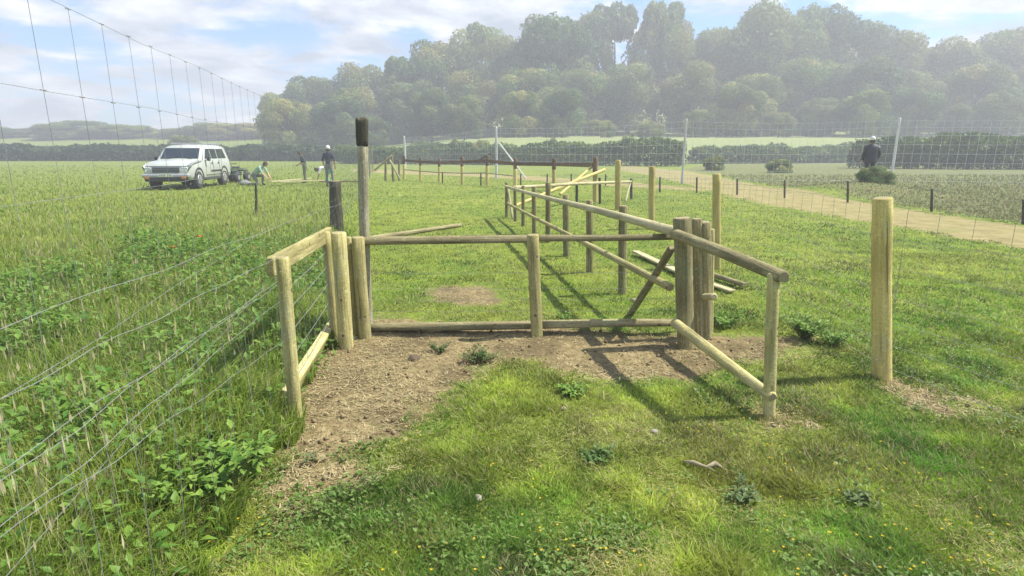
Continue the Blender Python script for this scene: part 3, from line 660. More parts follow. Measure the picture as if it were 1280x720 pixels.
# fence of poles at the far left corner
e = empty('leaning_poles', tuple(G(490, 228)), 'small frame of leaning poles in front of the far hedge left of the yellow fence', 'frame')
Yp = G(490, 228).y
for a, c_ in (((482,226),(482,198)), ((492,227),(490,196)), ((499,226),(499,200))):
    B = G(*a); T = W(c_[0], c_[1], B.y); log('pole', B-Vector((0, 0, .1)), T, .07, .06, M['woodw'], e, n=8)
log('pole', W(468, 213, Yp), W(490, 194, Yp), .06, .05, M['woodp'], e, n=8); log('pole', W(487, 200, Yp), W(500, 224, Yp), .06, .05, M['woodp'], e, n=8)
# track-side fence of short dark stakes
e = empty('track_fence', tuple(G(871, 241)), 'low wire fence on short dark stakes along the dirt track', 'fence')
TP = [((1280,281),249),((1165,264),236),((1060,253.5),226),((981,247.5),225),((921.5,244),223),((871,241),221.5),((825,240),221),((757,232),219),((714,231),217),((684,231),217),((651,232),217),((601,232),216),((553,229),215)]
prev = None
for (bp, ty) in TP:
    B = G(*bp); T = W(bp[0], ty, B.y); T.z = max(T.z, .55); log('stake', B-Vector((0, 0, .1)), T, .036, .033, M['woodd'], e, n=8)
    if prev is not None:
        mb = MB()
        for k in (.35, .62, .9): mb.tube([prev[0].lerp(prev[1], k), B.lerp(T, k)], .004, 4)
        mb.build('wire', M['wire'], e)
    prev = (B, T)
b = G(320, 268); tag(log('stake', (b.x, b.y, -.1), W(320, 229, b.y), .035, .03, M['woodd'], n=10), 'lone thin dark stake in the left field below the kneeling person', 'stake')
# boards where the people work
for a, b_, lb, m_ in (((338,233),(388,228),'sawn board on the field grass beside the kneeling person',M['woodp']), ((350,233.5),(405,231),'board on the grass by the standing person in dark clothes',M['woodp']), ((400,233),(455,232.5),'long board on the grass behind the tall old post',M['woodr'])):
    p, q = G(*a), G(*b_); tag(plank('board', p+Vector((0, 0, .22)), q+Vector((0, 0, .22)), .05, .22, m_), lb, 'board', 'boards on the field')
# ------------------------------------------------------------------ vehicle
def vehicle():
    c = G(236, 237); c.z = 0
    e = empty('four_by_four', (c.x-.98, c.y+2.1, 0), 'silver white four by four with roof rack parked in the left field', '4x4')
    a = math.atan2(.119, .987); e.rotation_euler = (0, 0, a); e.scale = (1.08, 1.05, 1.05)    # nose along local -Y
    P = lambda mb, name, m, parent=e, smooth=False: _b(mb, name, m, parent, smooth)
    def _b(mb, name, m, parent, smooth):
        me = bpy.data.meshes.new(name); me.from_pydata(mb.v, [], mb.f); o = bpy.data.objects.new(name, me); COL.objects.link(o)
        for q in (m if isinstance(m, list) else [m]): me.materials.append(q)
        me.polygons.foreach_set('material_index', mb.m); o.parent = parent
        if smooth: me.polygons.foreach_set('use_smooth', [True]*len(me.polygons))
        me.update(); return o
    # body: cross sections along the length, lofted (half width at sill, belt, roof; heights)
    secs = [(-2.35, .70, .50, .80, .78, .82), (-2.28, .84, .42, .98, .90, 1.0), (-2.0, .90, .40, 1.07, .90, 1.12), (-1.2, .92, .38, 1.16, .90, 1.20), (-.95, .92, .38, 1.18, .88, 1.24),
            (-.40, .92, .38, 1.2, .76, 1.76), (.1, .92, .38, 1.2, .75, 1.83), (1.3, .92, .38, 1.2, .76, 1.85), (2.1, .92, .38, 1.2, .76, 1.80), (2.35, .90, .42, 1.18, .78, 1.35), (2.45, .86, .45, 1.1, .82, 1.14)]
    mb = MB(); V = []
    for (yy, w, z0, zb, wr, zt) in secs:
        pr = [(-w*.95, z0), (-w, z0+.12), (-w*1.01, (z0+zb)/2), (-w*.985, zb-.03), (-w*.96, zb), (-wr*1.0-.02, zt-.09), (-wr*.86, zt-.015), (0, zt+.01)]
        V += [(x, yy, z) for x, z in pr]+[(-x, yy, z) for x, z in pr[-2::-1]]
    k = 15; Fs = []
    for i in range(len(secs)-1): Fs += [(i*k+j, i*k+j+1, (i+1)*k+j+1, (i+1)*k+j) for j in range(k-1)]+[(i*k+k-1, i*k, (i+1)*k, (i+1)*k+k-1)]
    Fs += [tuple(range(k-1, -1, -1)), tuple((len(secs)-1)*k+j for j in range(k))]
    mb.add(V, Fs)
    P(mb, 'body', M['paint'], smooth=True)
    def panel(name, quad, m, off=.012, parent=e):
        q = [Vector(p) for p in quad]; n_ = (q[1]-q[0]).cross(q[2]-q[0]).normalized(); mb = MB()
        mb.add([p+n_*off for p in q]+[p-n_*.02 for p in q], [tuple(range(len(q)))]+[(i, i+len(q), (i+1) % len(q)+len(q), (i+1) % len(q)) for i in range(len(q))])
        return P(mb, name, m, parent)
    def on(yy, s, z):                       # x of the glasshouse side at height z
        import bisect
        for A, B in zip(secs[:-1], secs[1:]):
            if A[0] <= yy <= B[0]: t = (yy-A[0])/(B[0]-A[0]); w, zb, wr, zt = [A[i]+(B[i]-A[i])*t for i in (1, 3, 4, 5)]; break
        u = min(1, max(0, (z-zb)/(zt-.09-zb))); return s*(w*.96+(wr+.02-w*.96)*u)
    panel('windscreen', [(-.74, -.93, 1.25), (.74, -.93, 1.25), (.68, -.50, 1.68), (-.68, -.50, 1.68)], M['glass'], .016)
    for s in (1, -1):
        for (y0, y1, y2, y3) in ((-.62, .12, .12, -.22), (.2, .85, .85, .2), (.95, 1.95, 1.78, .95)):
            z0, z1 = 1.24, 1.66; q = [(on(y0, s, z0), y0, z0), (on(y1, s, z0), y1, z0), (on(y2, s, z1), y2, z1), (on(y3, s, z1), y3, z1)]
            if s < 0: q = q[::-1]
            panel('window', q, M['glass'], .014)
    # grille, bumper, lamps, plate
    mb = MB(); mb.box((0, -2.33, .80), (1.02, .10, .22), bev=.02)
    for i in range(4): mb.box((0, -2.39, .72+i*.055), (.96, .02, .012), mi=1)
    P(mb, 'grille', [M['black'], M['rim']])
    mb = MB(); mb.box((0, -2.36, .57), (1.80, .22, .17), bev=.05); P(mb, 'bumper', M['rim'])
    mb = MB(); mb.box((0, -2.40, .43), (1.6, .14, .17), bev=.03); P(mb, 'lower_grille', M['black'])
    for s in (1, -1):
        mb = MB(); mb.box((s*.68, -2.28, .84), (.30, .12, .20), bev=.04); P(mb, 'headlight', M['lamp'])
        mb = MB(); mb.box((s*.68, -2.475, .50), (.16, .02, .09), bev=.006); P(mb, 'indicator', M['orange'])
        mb = MB(); mb.box((s*1.04, -.62, 1.24), (.14, .10, .2), bev=.03); mb.box((s*.95, -.62, 1.18), (.14, .04, .04)); P(mb, 'wing_mirror', M['black'])
        for yy in (.05, .80): mb = MB(); mb.box((s*.938, yy, 1.05), (.03, .16, .035), bev=.008); P(mb, 'handle', M['black'])
        mb = MB(); mb.box((s*.90, 0, .36), (.12, 1.7, .05), bev=.015); P(mb, 'side_step', M['black'])
    mb = MB(); mb.box((0, -2.485, .60), (.52, .02, .115), bev=.005); pl = P(mb, 'number_plate', M['plate'])
    mb = MB(); x = -.22                      # dark characters, too blurred in the photograph to be read as words
    for i, wd in enumerate((.05, .05, .05, .05, 0, .05, .05, .05)):
        if wd: mb.box((x+.025, -2.4975, .60), (.012, .004, .07)); mb.box((x+.045, -2.4975, .60+(.028 if i % 2 else -.02)), (.026, .004, .012))
        x += .06
    P(mb, 'plate_characters', M['black'], pl)
    # wheels with dark arches
    for yy in (-1.5, 1.45):
        for s in (1, -1):
            mb = MB(); cx = s*.80
            rings = [(-.125, .30), (-.12, .36), (-.08, .39), (.08, .39), (.12, .36), (.125, .30)]; V = []; n = 28
            for dx, r in rings: V += [(cx+dx*1.0, yy+r*math.cos(2*math.pi*i/n), .39+r*math.sin(2*math.pi*i/n)) for i in range(n)]
            mb.add(V, [(i*n+j, i*n+(j+1) % n, i*n+n+(j+1) % n, i*n+n+j) for i in range(5) for j in range(n)]+[tuple(range(n)), tuple(5*n+j for j in range(n))])
            w_ = P(mb, 'wheel', M['rubber'])
            mb = MB(); mb.tube([(cx+s*.10, yy, .39), (cx+s*.138, yy, .39)], [.235, .20], 20); mb.tube([(cx+s*.135, yy, .39), (cx+s*.155, yy, .39)], .05, 10)
            for q in range(6):
                a_ = q*math.pi/3; mb.box((cx+s*.143, yy+.12*math.cos(a_), .39+.12*math.sin(a_)), (.02, .05, .15), Matrix.Rotation(a_-math.pi/2, 3, 'X'))
            P(mb, 'rim', M['rim'], w_)
            mb = MB(); V = []; m_ = 14
            for dx, rr in ((s*.935, .50), (s*.945, .44), (s*.925, .40), (s*.60, .42)): V += [(dx, yy+rr*math.cos(math.pi*i/m_), .40+rr*math.sin(math.pi*i/m_)) for i in range(m_+1)]
            mb.add(V, [(i*(m_+1)+j, i*(m_+1)+j+1, (i+1)*(m_+1)+j+1, (i+1)*(m_+1)+j) for i in range(3) for j in range(m_)]); P(mb, 'wheel_arch', M['black'])
    mb = MB()
    for s in (1, -1): mb.tube([(s*.62, -.1, 1.88), (s*.62, 2.0, 1.87)], .022, 8)
    for yy in (0, .6, 1.2, 1.85): mb.tube([(-.64, yy, 1.9), (.64, yy, 1.9)], .02, 6); [mb.tube([(s*.62, yy, 1.78), (s*.62, yy, 1.88)], .018, 6) for s in (1, -1)]
    P(mb, 'roof_rack', M['rim'])
    for s in (1, -1):
        mb = MB()
        for yy in (-.72, .16, .90): mb.tube([(s*.922, yy, .5), (s*.932, yy, .8), (s*.915, yy, 1.17)], .009, 4)
        mb.tube([(s*.932, -.72, .55), (s*.932, 2.2, .55)], .012, 4); P(mb, 'door_seam', M['black'])
        mb = MB(); mb.box((s*.945, .5, .72), (.02, 3.0 if False else 1.3, .06), bev=.008); P(mb, 'side_moulding', M['black'])
    mb = MB(); mb.tube([(-.80, -2.28, .985), (-.80, -1.0, 1.20)], .008, 4); mb.tube([(.80, -2.28, .985), (.80, -1.0, 1.20)], .008, 4); mb.tube([(-.78, -2.31, .95), (.78, -2.31, .95)], .012, 4); P(mb, 'bonnet_seam', M['black'])
    mb = MB(); mb.tube([(-.7, -1.0, 1.2), (-.72, -1.05, 2.0)], .006, 5); P(mb, 'aerial', M['black'])
    mb = MB()
    for s in (1, -1): mb.box((s*.25, -1.0, 1.262), (.5, .02, .015), Matrix.Rotation(s*.12, 3, 'Y'))
    P(mb, 'wiper', M['black'])
vehicle()
def quad():
    b = G(288, 228); e = empty('quad_bike', (b.x+.1, b.y+.3, 0), 'small dark quad bike standing behind the four by four', 'quad bike')
    o = wloc(e); T = lambda *v: Vector(v)+o
    for sx in (-.42, .42):
        for sy in (-.6, .6):
            mb = MB(); mb.tube([T(sx-.12, sy, .28), T(sx-.09, sy, .28), T(sx+.09, sy, .28), T(sx+.12, sy, .28)], [.2, .28, .28, .2], 18); w = mb.build('wheel', M['rubber'], e, smooth=True)
            mb = MB(); mb.tube([T(sx-.125, sy, .28), T(sx+.125, sy, .28)], .12, 12); mb.build('rim', M['rim'], w)
    mb = MB(); mb.box(T(0, 0, .45), (.35, 1.2, .25), bev=.06); mb.box(T(0, -.62, .62), (.85, .5, .1), bev=.04); mb.box(T(0, .62, .62), (.85, .5, .1), bev=.04); mb.box(T(0, -.45, .72), (.3, .3, .2), bev=.06); mb.build('body', flat('dark_green_paint', (.04,.07,.05), .5), e)
    mb = MB(); mb.box(T(0, .2, .78), (.3, .65, .12), bev=.05); mb.build('seat', M['black'], e)
    mb = MB(); mb.tube([T(-.36, -.3, 1.0), T(-.1, -.36, .98), T(.1, -.36, .98), T(.36, -.3, 1.0)], .018, 8); mb.tube([T(0, -.5, .75), T(0, -.36, .98)], .03, 8); mb.build('handlebars', M['black'], e)
    mb = MB()
    for i in range(5): mb.tube([T(-.3+.15*i, .4, .72), T(-.3+.15*i, .85, .72)], .01, 5)
    mb.tube([T(-.35, .85, .72), T(.35, .85, .72)], .012, 5); mb.tube([T(-.35, .4, .72), T(.35, .4, .72)], .012, 5); mb.build('rack', M['black'], e)
quad()
b = G(305, 232); o = rock(307, 231, .32, (.8,.55), M['gunny'], 'sack', 'slumped grey sack on the grass by the kneeling person', 'sack', 7)
# ------------------------------------------------------------------ people
def person(loc, yaw, J, cl, label, hat=None, coat=False, hairm='hair', face=(0, -1, 0), sc=1.0):
    """J: joints in metres, local, facing -Y.  cl: materials (top, legs, boots, arms)"""
    e = empty('person', loc, label, 'person'); e.rotation_euler = (0, 0, yaw); e.scale = (sc,)*3
    V = []; E = []; Rr = []; idx = {}
    def v(n, p, r): idx[n] = len(V); V.append(tuple(p)); Rr.append(r); return idx[n]
    def c(a, b): E.append((idx[a], idx[b]))
    Vc = {k: Vector(q) for k, q in J.items()}
    v('pelvis', Vc['pelvis'], .145); v('waist', Vc['pelvis'].lerp(Vc['chest'], .45), .13); v('chest', Vc['chest'], .15); v('neckb', Vc['neck'], .075); v('headb', Vc['neck'].lerp(Vc['head'], .45), .055)
    c('pelvis', 'waist'); c('waist', 'chest'); c('chest', 'neckb'); c('neckb', 'headb')
    for s in 'lr':
        v('sh'+s, Vc['sh'+s], .07); v('el'+s, Vc['el'+s], .045); v('wr'+s, Vc['wr'+s], .03)
        hd = (Vc['wr'+s]-Vc['el'+s]).normalized(); v('pm'+s, Vc['wr'+s]+hd*.06, .032)
        c('chest', 'sh'+s); c('sh'+s, 'el'+s); c('el'+s, 'wr'+s); c('wr'+s, 'pm'+s)
        sdv = hd.orthogonal().normalized(); up = hd.cross(sdv)
        for i, ln in enumerate((.065, .078, .072, .056)):
            o_ = sdv*(.027-.018*i); p1 = Vc['wr'+s]+hd*.095+o_; p2 = p1+hd*ln*.5+up*.008; p3 = p2+hd*ln*.4+up*.025
            v(f'f{s}{i}a', p1, .0105); v(f'f{s}{i}b', p2, .0095); v(f'f{s}{i}c', p3, .008); c('pm'+s, f'f{s}{i}a'); c(f'f{s}{i}a', f'f{s}{i}b'); c(f'f{s}{i}b', f'f{s}{i}c')
        p1 = Vc['wr'+s]+hd*.04+sdv*.04; v(f't{s}a', p1, .012); v(f't{s}b', p1+hd*.035+sdv*.018+up*.01, .0095); c('pm'+s, f't{s}a'); c(f't{s}a', f't{s}b')
        v('hp'+s, Vc['hp'+s], .105); v('kn'+s, Vc['kn'+s], .066); v('an'+s, Vc['an'+s], .045); v('to'+s, Vc['to'+s], .04)
        v('th'+s, Vc['hp'+s].lerp(Vc['kn'+s], .4), .088); v('ca'+s, Vc['kn'+s].lerp(Vc['an'+s], .35), .062)
        c('pelvis', 'hp'+s); c('hp'+s, 'th'+s); c('th'+s, 'kn'+s); c('kn'+s, 'ca'+s); c('ca'+s, 'an'+s); c('an'+s, 'to'+s)
    me = bpy.data.meshes.new('p'); me.from_pydata(V, E, []); o = bpy.data.objects.new('p', me); COL.objects.link(o)
    o.modifiers.new('s', 'SKIN'); 
    for i, r in enumerate(Rr): me.skin_vertices[0].data[i].radius = (r, r)
    me.skin_vertices[0].data[0].use_root = True
    o.modifiers.new('u', 'SUBSURF').levels = 1; o.modifiers['u'].render_levels = 1
    dg = bpy.context.evaluated_depsgraph_get(); m2 = bpy.data.meshes.new_from_object(o.evaluated_get(dg)); bpy.data.objects.remove(o); bpy.data.meshes.remove(me)
    # head: skull with jaw, nose, ears, eyes, mouth
    hc = Vc['head']; fd = Vector(face).normalized(); sd_ = fd.cross(Vector((0, 0, 1))).normalized(); upv = sd_.cross(fd)
    vs = [tuple(q.co) for q in m2.vertices]; fs = [tuple(p.vertices) for p in m2.polygons]; mi = []
    bones = [('sh', 'el', 3), ('el', 'wr', 4), ('hp', 'kn', 1), ('kn', 'an', 1), ('an', 'to', 2)]
    segs = [(Vc['pelvis'], Vc['pelvis'].lerp(Vc['chest'], .15), 1), (Vc['pelvis'].lerp(Vc['chest'], .3), Vc['chest'], 0), (Vc['chest'], Vc['neck'], 0), (Vc['neck'].lerp(Vc['head'], .3), Vc['head'], 4)]
    for s in 'lr':
        segs += [(Vc[a+s], Vc[b_+s], m_) for a, b_, m_ in bones]+[(Vc['chest'], Vc['sh'+s], 0)]
        hd = (Vc['wr'+s]-Vc['el'+s]).normalized(); segs.append((Vc['wr'+s]+hd*.02, Vc['wr'+s]+hd*.2, 4))
    for f in fs:
        p = sum((Vector(vs[i]) for i in f), Vector())/len(f); best = (9, 0)
        for a, b_, m_ in segs:
            d_ = b_-a; t = max(0, min(1, (p-a).dot(d_)/d_.length_squared)); q = (p-a-d_*t).length
            if q < best[0]: best = (q, m_)
        mi.append(best[1])
    base = len(vs); nu, nv_ = 20, 14
    for i in range(nv_+1):
        ph = math.pi*i/nv_
        for j in range(nu):
            a = 2*math.pi*j/nu; x_ = math.sin(ph)*math.cos(a)*.078; y_ = math.sin(ph)*math.sin(a)*.098; z_ = math.cos(ph)*.118
            if z_ < -.02: k_ = 1-.32*min(1, (-z_-.02)/.09); x_ *= k_; y_ = y_*k_+.012*(1-k_)*3
            fr = math.exp(-((a-math.pi/2)/.22)**2)
            y_ += fr*(.024*math.exp(-((z_+.018)/.022)**2)-.006*math.exp(-((z_-.012)/.012)**2)+.005*math.exp(-((z_+.06)/.01)**2))
            for s_ in (0, math.pi, 2*math.pi): x_ += math.copysign(.02, x_)*math.exp(-((a-s_)/.16)**2)*math.exp(-((z_+.0)/.03)**2)
            vs.append(tuple(hc+sd_*x_+fd*y_+upv*z_))
    for i in range(nv_):
        for j in range(nu):
            q = (base+i*nu+j, base+i*nu+(j+1) % nu, base+(i+1)*nu+(j+1) % nu, base+(i+1)*nu+j); fs.append(q)
            p = sum((Vector(vs[k]) for k in q), Vector())/4-hc; f_, z_, x_ = p.dot(fd), p.dot(upv), p.dot(sd_)
            mi.append(6 if (abs(z_-.008) < .01 and .022 < abs(x_) < .045 and f_ > .05) else 7 if (abs(z_+.062) < .006 and abs(x_) < .025 and f_ > .04) else 4)
    me = bpy.data.meshes.new('body'); me.from_pydata(vs, [], fs); ob = bpy.data.objects.new('body', me); COL.objects.link(ob); ob.parent = e
    for m_ in [cl[0], cl[1], cl[2], cl[3], M['skin'], M['hair'], M['black'], flat('lips', (.35,.12,.1))]: me.materials.append(m_)
    me.polygons.foreach_set('material_index', mi); me.polygons.foreach_set('use_smooth', [True]*len(fs)); me.update()
    def shell(name, r, z0, m_, brim=0, back=0):
        mb = MB(); V_ = []; n = 20
        rings = [(0, 1.0), (.45, .93), (.8, .72), (1.0, .38), (1.06, .06)]
        if z0 < 0: rings = [(-.55, .8), (-.25, 1.0)]+rings
        for h, k in rings:
            for j in range(n):
                a = 2*math.pi*j/n; y_ = math.sin(a)*.104*k*r; zz_ = h*.118*r+z0
                if z0 < 0 and math.sin(a) > .35: zz_ = max(zz_, .045)
                V_.append(hc+sd_*(math.cos(a)*.085*k*r)+fd*(y_-.008)+upv*zz_)
        Fs_ = [(i*n+j, i*n+(j+1) % n, i*n+n+(j+1) % n, i*n+n+j) for i in range(len(rings)-1) for j in range(n)]+[tuple((len(rings)-1)*n+j for j in range(n))]
        if brim:
            b0 = len(V_)
            for j in range(n):
                a = 2*math.pi*j/n; k = 1+brim*(max(0, math.sin(a))**1.5 if brim < .9 else .6)
                V_.append(hc+sd_*(math.cos(a)*.09*k)+fd*(math.sin(a)*.108*k-.008)+upv*(z0-.008*k))
            Fs_ += [(j, b0+j, b0+(j+1) % n, (j+1) % n) for j in range(n)]
        mb.add(V_, Fs_); q = mb.build(name, m_, None, (0, 0, 0), True); q.parent = e
    shell('hair', 1.06, -.012, M['hair'])
    if hat: shell('hat', 1.15, .035, hat, .8)
    if coat:
        mb = MB(); V_ = []; n = 24; P0, P1 = Vc['pelvis'], Vc['neck']
        for t, rx, ry in ((-.30, .235, .19), (-.1, .24, .19), (.25, .225, .17), (.6, .25, .165), (.82, .265, .15), (.95, .17, .12), (1.04, .10, .095)):
            cc = P0.lerp(P1, t)
            for j in range(n):
                a = 2*math.pi*j/n; w = 1+.05*math.sin(a*5+t*7)+.03*math.sin(a*9-t*11); V_.append(cc+Vector((math.cos(a)*rx*w, math.sin(a)*ry*w, 0)))
        mb.add(V_, [(i*n+j, i*n+(j+1) % n, i*n+n+(j+1) % n, i*n+n+j) for i in range(6) for j in range(n)])
        for s in (1, -1):
            k = 'r' if s > 0 else 'l'; mb.tube([Vc['sh'+k], Vc['sh'+k].lerp(Vc['el'+k], .5), Vc['el'+k], Vc['el'+k].lerp(Vc['wr'+k], .5), Vc['wr'+k]], [.10, .09, .085, .075, .065], 14)
        q = mb.build('jacket', M['blackj'], None, (0, 0, 0), True); q.parent = e
    return e
def stand(bend=0, arms=((.28, .06, 1.05), (.24, -.12, .86)), spread=.1, headdrop=0):
    return dict(pelvis=(0, .02, .93), chest=(0, 0, 1.28), neck=(0, 0, 1.47), head=(0, -.03-headdrop, 1.62-headdrop*.3),
        shl=(-.18, .01, 1.40), shr=(.18, .01, 1.40), ell=(-.26, .03, 1.12), elr=(.26, .03, 1.12), wrl=(-.24, -.10, .90), wrr=(.24, -.10, .90),
        hpl=(-.09, .02, .88), hpr=(.09, .02, .88), knl=(-spread, -.01, .48), knr=(spread, -.02, .48), anl=(-spread-.01, .03, .08), anr=(spread+.01, .03, .08), tol=(-spread-.04, -.14, .04), tor=(spread+.04, -.14, .04))
b = G(413, 233.5)
person((b.x, b.y, 0), math.pi, stand(spread=.13), (M['navy'], M['greyt'], M['boot'], M['navy']), 'person in a navy top, grey trousers and white hat standing with back turned', hat=M['white'], sc=1.06)
b = G(382, 229)
J = stand(spread=.06, headdrop=.05); J.update(chest=(0, -.06, 1.27), neck=(0, -.12, 1.44), head=(0, -.2, 1.56), shl=(-.17, -.08, 1.37), shr=(.17, -.08, 1.37), ell=(-.2, -.1, 1.08), elr=(.2, -.1, 1.08), wrl=(-.1, -.3, .98), wrr=(.1, -.3, .98))
person((b.x, b.y, 0), R(-80), J, (M['dark'], M['olive'], M['boot'], M['dark']), 'person in dark clothes standing and looking down at work in their hands', face=(0, -.8, -.5), sc=.98)
# kneeling, leaning toward the boards on the right
b = G(324, 232)
J = dict(pelvis=(0, .10, .50), chest=(0, -.22, .78), neck=(0, -.38, .88), head=(0, -.52, .95), shl=(-.17, -.31, .82), shr=(.17, -.31, .82), ell=(-.2, -.46, .55), elr=(.2, -.46, .55), wrl=(-.14, -.62, .34), wrr=(.14, -.60, .34),
    hpl=(-.09, .10, .46), hpr=(.09, .10, .46), knl=(-.12, -.16, .09), knr=(.14, -.24, .42), anl=(-.12, .32, .07), anr=(.14, -.18, .08), tol=(-.12, .45, .05), tor=(.14, -.34, .04))
person((b.x-.1, b.y, 0), R(78), J, (M['tee'], M['greyt'], M['boot'], M['tee']), 'person in a pale green shirt kneeling on the field beside boards', face=(0, -.75, -.6), sc=1.08)
b = G(404, 231)
J = dict(pelvis=(0, .25, .80), chest=(0, -.12, .86), neck=(0, -.32, .80), head=(0, -.46, .72), shl=(-.17, -.24, .82), shr=(.17, -.24, .82), ell=(-.2, -.34, .54), elr=(.2, -.34, .54), wrl=(-.13, -.42, .30), wrr=(.13, -.42, .30),
    hpl=(-.09, .24, .76), hpr=(.09, .24, .76), knl=(-.14, .02, .44), knr=(.14, .02, .44), anl=(-.15, .12, .08), anr=(.15, .12, .08), tol=(-.16, -.04, .04), tor=(.16, -.04, .04))
person((b.x, b.y+.6, 0), R(-75), J, (M['white'], M['teal'], M['boot'], M['white']), 'person in a white shirt bending down to the ground behind the boards', face=(0, -.5, -.85), sc=1.0)
zm = Hs(13.9, 23.8)
b = W(1095, 190, 24.0); zm = Hs(b.x, b.y)
person((b.x, b.y+.3, zm), R(170), stand(spread=.12), (M['blackj'], M['dark'], M['boot'], M['blackj']), 'person in a black jacket and white cap standing behind the low bush on the right', hat=M['white'], coat=True, sc=1.04)
# ------------------------------------------------------------------ trees and hedges
def treemesh(seed, nl=32000, airy=0):
    """unit tree: height 1, half width about .5; crown of many leaf clumps with gaps"""
    g = np.random.default_rng(seed); lob = []
    for i in range(40):
        a = g.uniform(0, 6.28); h = g.uniform(.10, .90); prof = max(.05, 1-abs((h-.45)/.52)**2.4)**.5
        r = prof*.37*g.uniform(.3, 1.0)**.5; lob.append((r*math.cos(a), r*math.sin(a), h, g.uniform(.09, .19)*(1-.35*airy)))
    lob.append((0, 0, .86, .13)); lob.append((.08, .03, .80, .14)); lob.append((-.1, -.03, .78, .13)); lob = np.array(lob)
    w = lob[:, 3]**2*(.6+lob[:, 2]); k = g.choice(len(lob), nl, p=w/w.sum()); L = lob[k]
    d = g.normal(size=(nl, 3)); d /= np.linalg.norm(d, axis=1)[:, None]
    rr = g.uniform(.42, 1.0, nl)**.35*(1+.12*np.sin(d[:, 0]*9+L[:, 0]*40)*np.cos(d[:, 2]*8))
    P = L[:, :3]+d*(L[:, 3]*rr)[:, None]*np.array([1.0, 1.0, .92])*(1+.22*(fbm(d[:, 0]*3+L[:, 0]*50+9, d[:, 2]*3+d[:, 1]*2+L[:, 2]*50+9, seed+3)-.5))[:, None]
    if airy: q = fbm(P[:, 0]*11+P[:, 2]*5+9, P[:, 1]*11+P[:, 2]*9+9, seed) > .44; P = P[q]; d = d[q]; k = k[q]
    n = len(P); s = g.uniform(.008, .018, n)
    nrm = d+g.normal(size=(n, 3))*.6; nrm /= np.linalg.norm(nrm, axis=1)[:, None]
    u = np.cross(nrm, g.normal(size=(n, 3))); u /= np.linalg.norm(u, axis=1)[:, None]; v = np.cross(nrm, u)
    u *= s[:, None]; v *= (s*.7)[:, None]
    V = np.stack([P-u, P+v*.9, P+u, P-v*.9], 1).reshape(-1, 3)
    lc = g.uniform(.75, 1.3, len(lob))[k]*g.uniform(.7, 1.3, n); yel = g.uniform(0, 1, len(lob))[k]
    c = (np.array([.075,.14,.035])*(1-yel[:, None])+np.array([.26,.27,.10])*yel[:, None])*lc[:, None]
    cm = npmesh('crown', V, np.arange(n*4).reshape(n, 4), np.repeat(c, 4, 0)); cm.materials.append(M['treeleaf'])
    mb = MB(); mb.tube([(0, 0, -.04), (.004, 0, .12), (-.005, .004, .3), (0, 0, .5)], [.035, .024, .019, .009], 10)
    for i in g.choice(len(lob), 12, replace=False):
        q = Vector(lob[i][:3]); z0 = min(.42, q.z*.55); mb.tube([(0, 0, z0), (q.x*.5, q.y*.5, z0+(q.z-z0)*.55), tuple(q)], [.011, .008, .003], 6)
    tm = bpy.data.meshes.new('trunk'); tm.from_pydata(mb.v, [], mb.f); tm.materials.append(M['bark'])
    return cm, tm
TM = [treemesh(s, airy=a) for s, a in ((1, 0), (2, 0), (3, 0), (4, 0), (5, 1))]
def tree(px, ty, wpx, D, kind, label, group):
    top = W(px, ty, D); z0 = Hs(top.x, top.y); h = top.z-z0; wd = min(wpx/F*D*1.14, max(h, 6)*(1.12 if D < 165 else 9))
    e = empty('woodland_tree', (top.x, top.y, z0-.2), label, 'tree', group)
    e.scale = (wd, wd, h*1.02); e.rotation_euler.z = random.uniform(0, 6.28)
    for nm, me in (('crown', TM[kind][0]), ('trunk', TM[kind][1])):
        o = bpy.data.objects.new(nm, me); COL.objects.link(o); o.parent = e
SK = [(350,118,56),(392,94,74),(420,104,60),(455,83,76),(502,70,78),(548,50,84),(606,31,88),(650,52,70),(692,26,104),(735,14,80),(772,1,84),(826,1,78),(845,30,60),(892,33,74),(945,8,110),(995,24,80),(1036,12,104),(1083,24,84),(1128,42,84),(1190,55,96),(1260,38,100),(1340,60,110)]
names = {392:'domed tree at the left end of the big wood',350:'low tree where the big wood begins above the people',420:'tree in the dip right of the first domed tree',455:'tree straight above the tall old post',502:'tree just right of the tall post on the skyline',548:'broad tree on the rising skyline of the wood',606:'tall round dark tree left of the middle of the wood',650:'lower tree in the notch right of the round dark tree',692:'wide pale topped tree above the far fence brace',735:'tree rising toward the tallest crown',772:'tallest airy tree reaching the top of the view',826:'second tallest airy tree with sky showing through',845:'narrow tree beside the notch of blue sky',892:'tree right of the sky notch above the silver post',945:'big rounded tree right of the sky notch',995:'tree between the two big right hand crowns',1036:'big flat topped tree above the right field',1083:'tree sloping down above the person in black',1128:'tree at the right end of the skyline',1190:'tree beyond the right end of the skyline',1260:'outer tree of the wood on the far right',1340:'last tree of the wood past the right side'}
GW = 'trees of the wood beyond the fields'
for i, (px, ty, w) in enumerate(SK): tree(px, ty, w, 152+random.uniform(-8, 8), 4 if px in (772, 826, 502) else i % 4, names[px], GW)
for i, px in enumerate(range(375, 1400, 70)):
    ty = np.interp(px, [375, 500, 620, 800, 950, 1120, 1400], [125, 105, 92, 78, 82, 95, 100])+random.uniform(-18, 16)
    tree(px+random.uniform(-14, 14), ty, random.uniform(74, 112), 134+random.uniform(-4, 4), (i*3+1) % 4, 'middle tree of the wood seen between the skyline and the edge trees', 'middle trees of the wood')
for i, px in enumerate(range(365, 1400, 56)):
    ty = 128+random.uniform(-24, 22)+(8 if px < 600 else 0)
    tree(px+random.uniform(-10, 10), ty, 76, 118+random.uniform(-3, 3), (i*3+2) % 4, 'lower tree along the near edge of the wood behind the hedge', 'edge trees of the wood')
